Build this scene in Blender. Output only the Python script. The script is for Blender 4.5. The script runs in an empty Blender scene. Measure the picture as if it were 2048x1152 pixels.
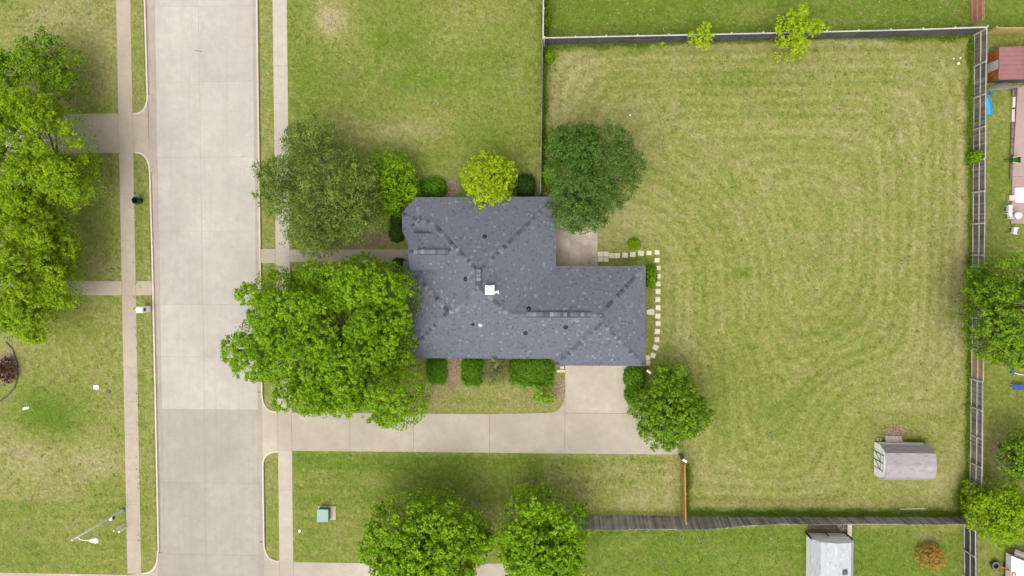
import bpy, math, random
import numpy as np
from mathutils import Vector, Matrix
R = math.radians
sc = bpy.context.scene
COL = sc.collection

# ------------------------------------------------------------------ camera
F = 1575.0            # focal length in photograph pixels (2048 wide)
HC = 63.0             # drone height, metres
NAD = (1094.0, 516.0) # where the plumb line below the drone meets the picture
def _rot():
    d = np.array([NAD[0]-1024, -(NAD[1]-576), -F]); d /= np.linalg.norm(d)
    v = np.array([0, 0, -1.]); a = np.cross(d, v); s = np.linalg.norm(a); c = d @ v
    K = np.array([[0, -a[2], a[1]], [a[2], 0, -a[0]], [-a[1], a[0], 0]])
    return np.eye(3) + K + K @ K*((1-c)/s**2)
RC = _rot()
def P(x, y, h=0.0):
    """photo pixel -> world x, y on the level plane z = h"""
    w = RC @ np.array([x-1024, -(y-576), -F]); t = (HC-h)/-w[2]
    return (float(w[0]*t), float(w[1]*t))
def P3(x, y, h=0.0):
    a = P(x, y, h); return Vector((a[0], a[1], h))
def pxm(h=0.0): return F/(HC-h)      # photo pixels per metre at height h
cam = bpy.data.cameras.new('camera'); camo = bpy.data.objects.new('camera', cam); COL.objects.link(camo)
cam.sensor_width = 36.0; cam.lens = 36.0*F/2048; cam.clip_end = 3000; cam.clip_start = 1
m = Matrix(RC.tolist()).to_4x4(); m.translation = (0, 0, HC); camo.matrix_world = m
sc.camera = camo

# ------------------------------------------------------------------ sky, sun, exposure
SUN_EL, SUN_AZ = 68, 205      # degrees; azimuth clockwise from north (+Y)
w = bpy.data.worlds.new('World'); sc.world = w; w.use_nodes = True
nt = w.node_tree; nt.nodes.clear()
sk = nt.nodes.new('ShaderNodeTexSky'); sk.sky_type = 'NISHITA'; sk.sun_disc = False
sk.sun_elevation = R(SUN_EL); sk.sun_rotation = R(SUN_AZ); sk.dust_density = 6; sk.air_density = 1.0; sk.ozone_density = 1.0
hs = nt.nodes.new('ShaderNodeHueSaturation'); hs.inputs['Saturation'].default_value = 0.25   # thin overcast: a greyer sky
bg = nt.nodes.new('ShaderNodeBackground'); bg.inputs['Strength'].default_value = 0.15
ow = nt.nodes.new('ShaderNodeOutputWorld')
nt.links.new(sk.outputs[0], hs.inputs['Color']); nt.links.new(hs.outputs[0], bg.inputs['Color']); nt.links.new(bg.outputs[0], ow.inputs[0])
sl = bpy.data.lights.new('sun', 'SUN'); sl.energy = 0.7; sl.angle = R(75); sl.color = (1.0, 0.95, 0.86)
so = bpy.data.objects.new('sun', sl); COL.objects.link(so)
sd = Vector((math.sin(R(SUN_AZ))*math.cos(R(SUN_EL)), math.cos(R(SUN_AZ))*math.cos(R(SUN_EL)), math.sin(R(SUN_EL))))
so.rotation_euler = sd.to_track_quat('Z', 'Y').to_euler(); so.location = (0, 0, 80)
sc.view_settings.view_transform = 'Standard'; sc.view_settings.look = 'None'
sc.view_settings.gamma = 1; sc.view_settings.exposure = 0.71

# ------------------------------------------------------------------ material helpers
def s2l(c):
    return tuple(((v/255+0.055)/1.055)**2.4 if v > 10 else v/255/12.92 for v in c)
class MT:
    def __init__(s, name, rough=0.85):
        s.m = bpy.data.materials.new(name); s.m.use_nodes = True; s.t = s.m.node_tree; s.t.nodes.clear()
        s.o = s.t.nodes.new('ShaderNodeOutputMaterial'); s.b = s.t.nodes.new('ShaderNodeBsdfPrincipled')
        s.b.inputs['Roughness'].default_value = rough; s.b.inputs['Specular IOR Level'].default_value = 0.3
        s.t.links.new(s.b.outputs[0], s.o.inputs[0])
    def n(s, typ, **k):
        x = s.t.nodes.new(typ)
        for a, b in k.items(): setattr(x, a, b)
        return x
    def l(s, a, b): s.t.links.new(a, b)
    def val(s, sock, v):
        if hasattr(v, 'links') or hasattr(v, 'is_linked'): s.l(v, sock)
        else: sock.default_value = v
    def noise(s, scale, detail=3, rough=0.6, vec=None, dist=0):
        x = s.n('ShaderNodeTexNoise'); x.inputs['Scale'].default_value = scale; x.inputs['Detail'].default_value = detail
        x.inputs['Roughness'].default_value = rough; x.inputs['Distortion'].default_value = dist
        if vec is not None: s.l(vec, x.inputs['Vector'])
        return x.outputs['Fac']
    def math(s, op, a, b=0.0, c=0.0, clamp=False):
        x = s.n('ShaderNodeMath', operation=op, use_clamp=clamp)
        s.val(x.inputs[0], a); s.val(x.inputs[1], b); s.val(x.inputs[2], c); return x.outputs[0]
    def ramp(s, fac, stops, interp='LINEAR'):
        x = s.n('ShaderNodeValToRGB'); x.color_ramp.interpolation = interp; e = x.color_ramp.elements
        while len(e) < len(stops): e.new(0.5)
        for i, (p, c) in enumerate(stops): e[i].position = p; e[i].color = (*c[:3], 1) if not isinstance(c, float) else (c, c, c, 1)
        s.l(fac, x.inputs[0]); return x.outputs[0]
    def mix(s, fac, a, b, typ='MIX'):
        x = s.n('ShaderNodeMix', data_type='RGBA', blend_type=typ)
        s.val(x.inputs[0], fac)
        for sk_, v in ((x.inputs[6], a), (x.inputs[7], b)):
            if isinstance(v, tuple): sk_.default_value = (*v[:3], 1)
            else: s.l(v, sk_)
        return x.outputs[2]
    def bump(s, h, strength=0.4, dist=0.02):
        x = s.n('ShaderNodeBump'); x.inputs['Strength'].default_value = strength; x.inputs['Distance'].default_value = dist
        s.l(h, x.inputs['Height']); s.l(x.outputs[0], s.b.inputs['Normal'])
    def color(s, c):
        if isinstance(c, tuple): s.b.inputs['Base Color'].default_value = (*c[:3], 1)
        else: s.l(c, s.b.inputs['Base Color'])
    def pos(s): return s.n('ShaderNodeNewGeometry').outputs['Position']
    def island(s): return s.n('ShaderNodeNewGeometry').outputs['Random Per Island']
    def rnd(s): return s.n('ShaderNodeObjectInfo').outputs['Random']
def sc3(c, k): return tuple(v*k for v in c)
def simple(name, c, rough=0.7, var=0.25, scale=6, bump=0.15):
    t = MT(name, rough); p = t.pos(); n = t.noise(scale, 5, 0.65, p)
    r = t.ramp(n, [(0.3, sc3(c, 1-var)), (0.7, sc3(c, 1+var*0.6))])
    t.color(t.mix(t.math('MULTIPLY', t.rnd(), 0.25), r, sc3(c, 0.8)))
    t.bump(n, bump, 0.02); return t.m
M = {}
def concrete(name, c, stain=0.2, streak=True, ps=0.22):
    t = MT(name, 0.92); p = t.pos()
    n1 = t.noise(ps, 4, 0.6, p); n2 = t.noise(1.6, 5, 0.65, p); n3 = t.noise(14, 4, 0.7, p); n4 = t.noise(70, 2, 0.6, p)
    a = t.ramp(n1, [(0.32, sc3(c, 1-stain)), (0.68, sc3(c, 1+stain*0.35))])
    a = t.mix(t.ramp(n2, [(0.42, 0.0), (0.72, 0.55)]), a, sc3((c[0]*0.98, c[1]*0.93, c[2]*0.86), 0.78))
    a = t.mix(t.ramp(n3, [(0.35, 0.0), (0.7, 0.25)]), a, sc3(c, 1.25))
    a = t.mix(t.ramp(n4, [(0.55, 0.0), (0.8, 0.35)]), a, sc3(c, 0.6))
    vm = t.n('ShaderNodeVectorMath', operation='MULTIPLY'); t.l(p, vm.inputs[0]); vm.inputs[1].default_value = (3.0, 0.12, 1)
    sn = t.noise(1.0, 3, 0.6, vm.outputs[0])
    if streak: a = t.mix(t.ramp(sn, [(0.5, 0.0), (0.75, 0.35)]), a, sc3(c, 0.74))
    a = t.mix(t.ramp(t.noise(2.6, 3, 0.55, p), [(0.66, 0.0), (0.76, 0.4)]), a, sc3(c, 0.55))
    a = t.mix(t.ramp(t.noise(0.7, 5, 0.7, p), [(0.52, 0.0), (0.7, 0.4)]), a, sc3(c, 0.78))
    k = t.math('MULTIPLY_ADD', t.rnd(), 0.07, 0.97)
    h = t.n('ShaderNodeHueSaturation'); t.l(a, h.inputs['Color']); t.l(k, h.inputs['Value'])
    t.color(h.outputs[0]); t.bump(n3, 0.25, 0.01); return t.m
M['road'] = concrete('road_concrete', (0.375, 0.348, 0.312), 0.16)
M['road_grey'] = concrete('road_concrete_grey', (0.302, 0.276, 0.24), 0.18)
M['gutter'] = concrete('gutter_concrete', (0.335, 0.285, 0.24), 0.2)
M['walk'] = concrete('walk_concrete', (0.35, 0.30, 0.232), 0.14, False)
M['walk_pale'] = concrete('walk_concrete_pale', (0.385, 0.345, 0.285), 0.16, False)
M['drive'] = concrete('drive_concrete', (0.36, 0.322, 0.255), 0.22, False)
M['patio'] = concrete('patio_concrete', (0.40, 0.34, 0.275), 0.55, False, 0.7)
M['kerb'] = concrete('kerb_concrete', (0.50, 0.445, 0.37), 0.18, False)
M['stone'] = concrete('stepping_stone', (0.56, 0.50, 0.38), 0.12, False)
M['pinkslab'] = concrete('pink_slab', (0.34, 0.24, 0.225), 0.15, False)
M['joint'] = simple('joint_soil', (0.085, 0.07, 0.05), 0.95, 0.4, 9)
def wood(name, c, c2, grain=True):
    t = MT(name, 0.9); p = t.pos()
    tc = t.n('ShaderNodeTexCoord').outputs['Object']
    vm = t.n('ShaderNodeVectorMath', operation='MULTIPLY'); t.l(tc, vm.inputs[0]); vm.inputs[1].default_value = (14, 14, 1.2)
    n = t.noise(1.4, 5, 0.7, vm.outputs[0]); n2 = t.noise(0.8, 3, 0.6, p)
    r = t.rnd()
    a = t.mix(r, c, c2); a = t.mix(t.ramp(n, [(0.35, 0.0), (0.7, 0.6)]), a, sc3(c, 0.45))
    a = t.mix(t.ramp(n2, [(0.45, 0.0), (0.7, 0.35)]), a, sc3(c2, 1.25))
    t.color(a); t.bump(n, 0.3, 0.01); return t.m
M['darkwood'] = wood('dark_picket', (0.055, 0.055, 0.058), (0.10, 0.098, 0.098))
M['greywood'] = wood('grey_picket', (0.14, 0.125, 0.115), (0.40, 0.37, 0.35))
M['brownwood'] = wood('weathered_picket', (0.085, 0.075, 0.07), (0.27, 0.245, 0.225))
M['railwood'] = wood('bleached_rail', (0.44, 0.41, 0.385), (0.58, 0.55, 0.52))
M['capwood'] = wood('cap_board', (0.40, 0.385, 0.365), (0.50, 0.48, 0.46))
M['cedar'] = wood('cedar_picket', (0.36, 0.19, 0.06), (0.46, 0.26, 0.09))
M['newwood'] = wood('new_picket', (0.30, 0.19, 0.12), (0.40, 0.27, 0.18))
M['redwood'] = wood('red_picket', (0.42, 0.20, 0.15), (0.52, 0.27, 0.20))
M['yellowwood'] = wood('yellow_picket', (0.50, 0.36, 0.13), (0.60, 0.44, 0.18))
M['deckwood'] = wood('old_deck', (0.10, 0.065, 0.05), (0.20, 0.14, 0.11))
M['palewood'] = wood('pale_board', (0.50, 0.41, 0.35), (0.60, 0.50, 0.43))
M['greytrim'] = simple('grey_trim', (0.13, 0.125, 0.12), 0.6, 0.1, 5, 0.03)
M['white'] = simple('white_paint', (0.86, 0.86, 0.85), 0.5, 0.06, 3, 0.03)
M['metal'] = simple('galvanised_steel', (0.64, 0.67, 0.67), 0.45, 0.12, 8, 0.05)
M['lampwhite'] = simple('lamp_white', (0.72, 0.73, 0.70), 0.4, 0.05, 3, 0.02)
M['black'] = simple('black_metal', (0.02, 0.02, 0.022), 0.5, 0.2, 8, 0.05)
M['charcoal'] = simple('charcoal_metal', (0.06, 0.065, 0.075), 0.5, 0.2, 8, 0.05)
M['bin'] = simple('bin_green', (0.012, 0.035, 0.035), 0.35, 0.15, 8, 0.03)
M['transformer'] = simple('transformer_green', (0.21, 0.30, 0.26), 0.45, 0.08, 5, 0.03)
M['transdark'] = simple('transformer_door_green', (0.13, 0.19, 0.165), 0.5, 0.1, 5, 0.03)
M['blue'] = simple('blue_plastic', (0.02, 0.30, 0.62), 0.35, 0.12, 4, 0.02)
M['bluedark'] = simple('navy_plastic', (0.02, 0.07, 0.25), 0.4, 0.1, 4, 0.02)
M['greenplastic'] = simple('green_plastic', (0.01, 0.10, 0.05), 0.35, 0.1, 4, 0.02)
M['yellowplastic'] = simple('yellow_plastic', (0.65, 0.55, 0.03), 0.4, 0.1, 4, 0.02)
M['red'] = simple('red_paint', (0.45, 0.05, 0.03), 0.5, 0.1, 4, 0.02)
M['rust'] = simple('rusty_sheet', (0.46, 0.13, 0.04), 0.85, 0.6, 2.2, 0.1)
M['whitesheet'] = simple('white_sheet', (0.68, 0.68, 0.68), 0.5, 0.1, 2, 0.03)
M['pinkmetal'] = simple('faded_red_metal_roof', (0.235, 0.105, 0.10), 0.5, 0.14, 2.5, 0.04)
M['tyre'] = simple('tyre_rubber', (0.035, 0.035, 0.036), 0.8, 0.3, 12, 0.1)
M['rim'] = simple('tyre_wall', (0.16, 0.165, 0.17), 0.7, 0.2, 12, 0.1)
M['trim'] = simple('house_trim', (0.09, 0.09, 0.095), 0.6, 0.1, 6, 0.03)
M['soffit'] = simple('soffit_paint', (0.55, 0.53, 0.5), 0.7, 0.06, 5, 0.03)
M['glass'] = simple('window_glass', (0.03, 0.035, 0.04), 0.08, 0.05, 1, 0.0)
M['bark'] = simple('bark', (0.10, 0.08, 0.06), 0.95, 0.5, 9, 0.5)
M['barkpale'] = simple('pale_bark', (0.21, 0.18, 0.15), 0.95, 0.4, 9, 0.4)
M['log'] = simple('rotting_log', (0.18, 0.13, 0.10), 0.95, 0.5, 6, 0.4)
M['block'] = simple('concrete_block', (0.50, 0.43, 0.36), 0.9, 0.25, 9, 0.15)
def brick_mat():
    t = MT('house_brick', 0.9); b = t.n('ShaderNodeTexBrick'); tc = t.n('ShaderNodeTexCoord')
    t.l(tc.outputs['Object'], b.inputs['Vector'])
    b.inputs['Color1'].default_value = (0.30, 0.17, 0.12, 1); b.inputs['Color2'].default_value = (0.38, 0.24, 0.18, 1)
    b.inputs['Mortar'].default_value = (0.45, 0.42, 0.38, 1); b.inputs['Scale'].default_value = 4.6
    t.color(b.outputs['Color']); return t.m
M['brick'] = brick_mat()
def shingle_mat(name, lo, mid, hi, spread=1.0):
    t = MT(name, 0.95); p = t.pos(); r = t.island()
    a = t.ramp(r, [(0.0, lo), (0.07, sc3(mid, 0.72)), (0.14, sc3(mid, 0.93)), (0.5, mid), (0.92, sc3(mid, 1.05)), (0.955, sc3(mid, 1.25)), (1.0, hi)])
    n = t.noise(28, 4, 0.75, p); n1 = t.noise(0.35, 4, 0.6, p); n2 = t.noise(2.2, 4, 0.6, p)
    a = t.mix(t.ramp(n, [(0.35, 0.0), (0.72, 0.4)]), a, sc3(hi, 1.05))
    a = t.mix(t.ramp(n, [(0.28, 0.35), (0.5, 0.0)]), a, sc3(lo, 0.8))
    a = t.mix(t.ramp(n1, [(0.4, 0.0), (0.7, 0.18*spread)]), a, sc3(mid, 1.2))
    a = t.mix(t.ramp(n2, [(0.5, 0.0), (0.75, 0.22*spread)]), a, sc3(mid, 0.72))
    t.color(a); t.bump(n, 0.25, 0.006); return t.m
M['shingle'] = shingle_mat('charcoal_shingle', (0.046, 0.050, 0.061), (0.092, 0.100, 0.120), (0.195, 0.205, 0.232))
M['shedroof'] = shingle_mat('taupe_shingle', (0.25, 0.228, 0.226), (0.27, 0.247, 0.246), (0.295, 0.27, 0.27), .5)
M['shedroof2'] = shingle_mat('pale_grey_shingle', (0.36, 0.37, 0.39), (0.37, 0.38, 0.40), (0.395, 0.405, 0.425), .4)
def cap_mat():
    t = MT('ridge_cap_shingle', 0.95); p = t.pos()
    a = t.ramp(t.rnd(), [(0.0, (0.036, 0.040, 0.050)), (0.25, (0.062, 0.068, 0.083)), (0.5, (0.088, 0.096, 0.116)), (0.8, (0.125, 0.135, 0.158)), (1, (0.19, 0.20, 0.225))])
    n = t.noise(30, 4, 0.7, p); a = t.mix(t.ramp(n, [(0.35, 0.0), (0.7, 0.2)]), a, (0.15, 0.16, 0.18)); t.color(a); return t.m
M['cap'] = cap_mat()
def leaf_mat(name, dark, mid, light, trans=0.22):
    t = MT(name, 0.55); t.b.inputs['Specular IOR Level'].default_value = 0.12
    r = t.island(); p = t.pos(); n = t.noise(0.7, 3, 0.6, p)
    f = t.math('ADD', t.math('MULTIPLY', r, 0.85), t.math('MULTIPLY', t.math('SUBTRACT', n, 0.5), 1.1), clamp=True)
    f = t.math('ADD', f, 0.06, clamp=True)
    c = t.ramp(f, [(0.0, dark), (0.5, mid), (1.0, light)])
    t.color(c)
    tr = t.n('ShaderNodeBsdfTranslucent'); h = t.n('ShaderNodeHueSaturation'); h.inputs['Value'].default_value = 1.35; h.inputs['Saturation'].default_value = 1.1
    t.l(c, h.inputs['Color']); t.l(h.outputs[0], tr.inputs['Color'])
    mx = t.n('ShaderNodeMixShader'); mx.inputs[0].default_value = trans
    t.l(t.b.outputs[0], mx.inputs[1]); t.l(tr.outputs[0], mx.inputs[2]); t.l(mx.outputs[0], t.o.inputs[0]); return t.m
LM = {
 'bright':  leaf_mat('leaf_bright',  (0.045, 0.105, 0.003), (0.145, 0.28, 0.005), (0.27, 0.43, 0.010)),
 'yellow':  leaf_mat('leaf_yellowgreen', (0.09, 0.175, 0.004), (0.18, 0.30, 0.005), (0.29, 0.42, 0.010)),
 'lime':    leaf_mat('leaf_lime', (0.17, 0.25, 0.008), (0.27, 0.38, 0.008), (0.38, 0.46, 0.02)),
 'mid':     leaf_mat('leaf_mid', (0.04, 0.09, 0.005), (0.115, 0.22, 0.008), (0.215, 0.335, 0.013)),
 'oak':     leaf_mat('leaf_oak', (0.045, 0.08, 0.015), (0.118, 0.185, 0.026), (0.225, 0.295, 0.05)),
 'dark':    leaf_mat('leaf_dark', (0.030, 0.075, 0.012), (0.066, 0.14, 0.018), (0.14, 0.225, 0.033)),
 'hedge':   leaf_mat('leaf_hedge', (0.04, 0.115, 0.004), (0.085, 0.215, 0.006), (0.155, 0.32, 0.012)),
 'hedgedark': leaf_mat('leaf_hedge_dark', (0.018, 0.055, 0.008), (0.034, 0.09, 0.010), (0.06, 0.13, 0.016)),
 'grey':    leaf_mat('leaf_greygreen', (0.075, 0.095, 0.032), (0.13, 0.155, 0.05), (0.22, 0.235, 0.09)),
 'orange':  leaf_mat('leaf_orange', (0.22, 0.14, 0.03), (0.36, 0.21, 0.045), (0.44, 0.28, 0.07)),
 'maroon':  leaf_mat('leaf_maroon', (0.03, 0.008, 0.008), (0.07, 0.02, 0.015), (0.12, 0.04, 0.03)),
 'grass':   leaf_mat('grass_blade', (0.10, 0.17, 0.018), (0.16, 0.23, 0.022), (0.24, 0.30, 0.05), 0.3),
 'straw':   leaf_mat('dead_grass', (0.20, 0.165, 0.08), (0.30, 0.255, 0.135), (0.42, 0.37, 0.22), 0.15),
 'litter':  leaf_mat('dry_leaf', (0.14, 0.09, 0.05), (0.28, 0.20, 0.12), (0.44, 0.34, 0.24), 0.1),
}

# ------------------------------------------------------------------ mesh + object helpers
def link(o, parent=None):
    COL.objects.link(o)
    if parent is not None:
        o.parent = parent
        o.matrix_parent_inverse = Matrix.Translation(-Vector(parent['_o'])) if '_o' in parent else Matrix()
    return o
def tag(o, label=None, cat=None, group=None, kind=None):
    if label: o['label'] = label
    if cat: o['category'] = cat
    if group: o['group'] = group
    if kind: o['kind'] = kind
    return o
_roots = []
def root(name, loc, label, cat, group=None, kind=None):
    o = bpy.data.objects.new(name, None); o.location = loc; o.empty_display_size = 0.2; COL.objects.link(o)
    o['_o'] = list(loc); _roots.append(o); return tag(o, label, cat, group, kind)
class MB:
    def __init__(s): s.v = []; s.f = []
    def add(s, vs, fs):
        k = len(s.v); s.v += [tuple(v) for v in vs]; s.f += [tuple(i+k for i in f) for f in fs]; return s
    def box(s, x0, x1, y0, y1, z0, z1):
        return s.prism([(x0, y0), (x1, y0), (x1, y1), (x0, y1)], z0, z1)
    def obox(s, c, u, lu, v, lv, w, lw):
        c = Vector(c); u = Vector(u).normalized()*lu/2; v = Vector(v).normalized()*lv/2; w = Vector(w).normalized()*lw/2
        vs = [c+a*u+b*v+d*w for d in (-1, 1) for b in (-1, 1) for a in (-1, 1)]
        return s.add(vs, [(0, 2, 3, 1), (4, 5, 7, 6), (0, 1, 5, 4), (2, 6, 7, 3), (0, 4, 6, 2), (1, 3, 7, 5)])
    def prism(s, poly, z0, z1, z1s=None):
        n = len(poly); a = sum(poly[i][0]*poly[(i+1) % n][1]-poly[(i+1) % n][0]*poly[i][1] for i in range(n))
        if a < 0: poly = poly[::-1]; z1s = z1s[::-1] if z1s else None
        vs = [(p[0], p[1], z0) for p in poly]+[(p[0], p[1], z1s[i] if z1s else z1) for i, p in enumerate(poly)]
        fs = [tuple(range(n-1, -1, -1)), tuple(range(n, 2*n))]+[(i, (i+1) % n, n+(i+1) % n, n+i) for i in range(n)]
        return s.add(vs, fs)
    def tube(s, pts, rad, n=8, cap=True):
        pts = [Vector(p) for p in pts]
        if not hasattr(rad, '__len__'): rad = [rad]*len(pts)
        vs = []; up = None
        for i, p in enumerate(pts):
            d = (pts[min(i+1, len(pts)-1)]-pts[max(i-1, 0)]).normalized()
            a = d.orthogonal().normalized() if up is None else (up-d*up.dot(d)).normalized()
            up = a; b = d.cross(a)
            vs += [p+(a*math.cos(2*math.pi*k/n)+b*math.sin(2*math.pi*k/n))*rad[i] for k in range(n)]
        fs = [(i*n+k, i*n+(k+1) % n, (i+1)*n+(k+1) % n, (i+1)*n+k) for i in range(len(pts)-1) for k in range(n)]
        if cap: fs += [tuple(range(n-1, -1, -1)), tuple(range((len(pts)-1)*n, len(pts)*n))]
        return s.add(vs, fs)
    def lathe(s, c, prof, n=16, axis='Z'):
        vs = []
        for r_, z in prof:
            for k in range(n):
                a = 2*math.pi*k/n; x, y = r_*math.cos(a), r_*math.sin(a)
                vs.append((c[0]+x, c[1]+y, c[2]+z) if axis == 'Z' else (c[0]+z, c[1]+x, c[2]+y) if axis == 'X' else (c[0]+x, c[1]+z, c[2]+y))
        fs = [(i*n+k, i*n+(k+1) % n, (i+1)*n+(k+1) % n, (i+1)*n+k) for i in range(len(prof)-1) for k in range(n)]
        return s.add(vs, fs+[tuple(range(n-1, -1, -1)), tuple(range((len(prof)-1)*n, len(prof)*n))])
    def mesh(s, name):
        me = bpy.data.meshes.new(name); me.from_pydata(s.v, [], s.f); me.update(); return me
    def build(s, name, mat, parent=None, smooth=False, bevel=0):
        me = s.mesh(name); me.materials.append(mat)
        if smooth: me.polygons.foreach_set('use_smooth', [True]*len(me.polygons))
        o = bpy.data.objects.new(name, me)
        link(o, parent)
        if bevel:
            b = o.modifiers.new('bevel', 'BEVEL'); b.width = bevel; b.segments = 2; b.limit_method = 'ANGLE'
        return o
def piece(name, me, parent, mtx):
    """a small part that shares its mesh; mtx is its world matrix"""
    o = bpy.data.objects.new(name, me); link(o, parent); o.matrix_basis = mtx; return o
def offset_poly(poly, d):
    """inward offset of a CCW/CW polygon"""
    n = len(poly); a = sum(poly[i][0]*poly[(i+1) % n][1]-poly[(i+1) % n][0]*poly[i][1] for i in range(n))
    sg = 1 if a > 0 else -1; out = []
    for i in range(n):
        p0, p1, p2 = Vector(poly[i-1]), Vector(poly[i]), Vector(poly[(i+1) % n])
        e1 = (p1-p0).normalized(); e2 = (p2-p1).normalized()
        n1 = Vector((-e1.y, e1.x))*sg; n2 = Vector((-e2.y, e2.x))*sg
        b = (n1+n2); k = d*2/max(b.length_squared, 0.3); out.append(tuple(p1+b*k))
    return out
def clip(poly, a, b):
    """keep the part of poly left of line a->b"""
    out = []; n = len(poly)
    def sd_(p): return (b[0]-a[0])*(p[1]-a[1])-(b[1]-a[1])*(p[0]-a[0])
    for i in range(n):
        p, q = poly[i], poly[(i+1) % n]; sp, sq = sd_(p), sd_(q)
        if sp >= 0: out.append(p)
        if (sp >= 0) != (sq >= 0):
            t = sp/(sp-sq); out.append((p[0]+(q[0]-p[0])*t, p[1]+(q[1]-p[1])*t))
    return out
def clip_convex(poly, conv):
    n = len(conv); a = sum(conv[i][0]*conv[(i+1) % n][1]-conv[(i+1) % n][0]*conv[i][1] for i in range(n))
    if a < 0: conv = conv[::-1]
    for i in range(n):
        if len(poly) < 3: return []
        poly = clip(poly, conv[i], conv[(i+1) % n])
    return poly if len(poly) >= 3 else []
def arc(p0, corner, p1, n=7):
    """quadratic curve p0 -> p1 bending at corner"""
    return [tuple((1-t)**2*p0[i]+2*t*(1-t)*corner[i]+t*t*p1[i] for i in (0, 1)) for t in [k/n for k in range(n+1)]]

# ------------------------------------------------------------------ street layout (world metres)
XL, XR = -32.27, -23.19          # street side of the kerbs
RZ = -0.10                       # road surface
WL0, WL1 = -34.80, -33.62        # west sidewalk
WR0, WR1 = -21.98, -20.82        # east sidewalk
def Y(py, px=400): return P(px, py)[1]
def dxl(y): return -0.0125*np.clip(y, 0, 30)+0.003*np.clip(-y, 0, 30)   # the west kerb is not quite parallel to the east one
def XLf(y): return XL+float(dxl(y))

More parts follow.
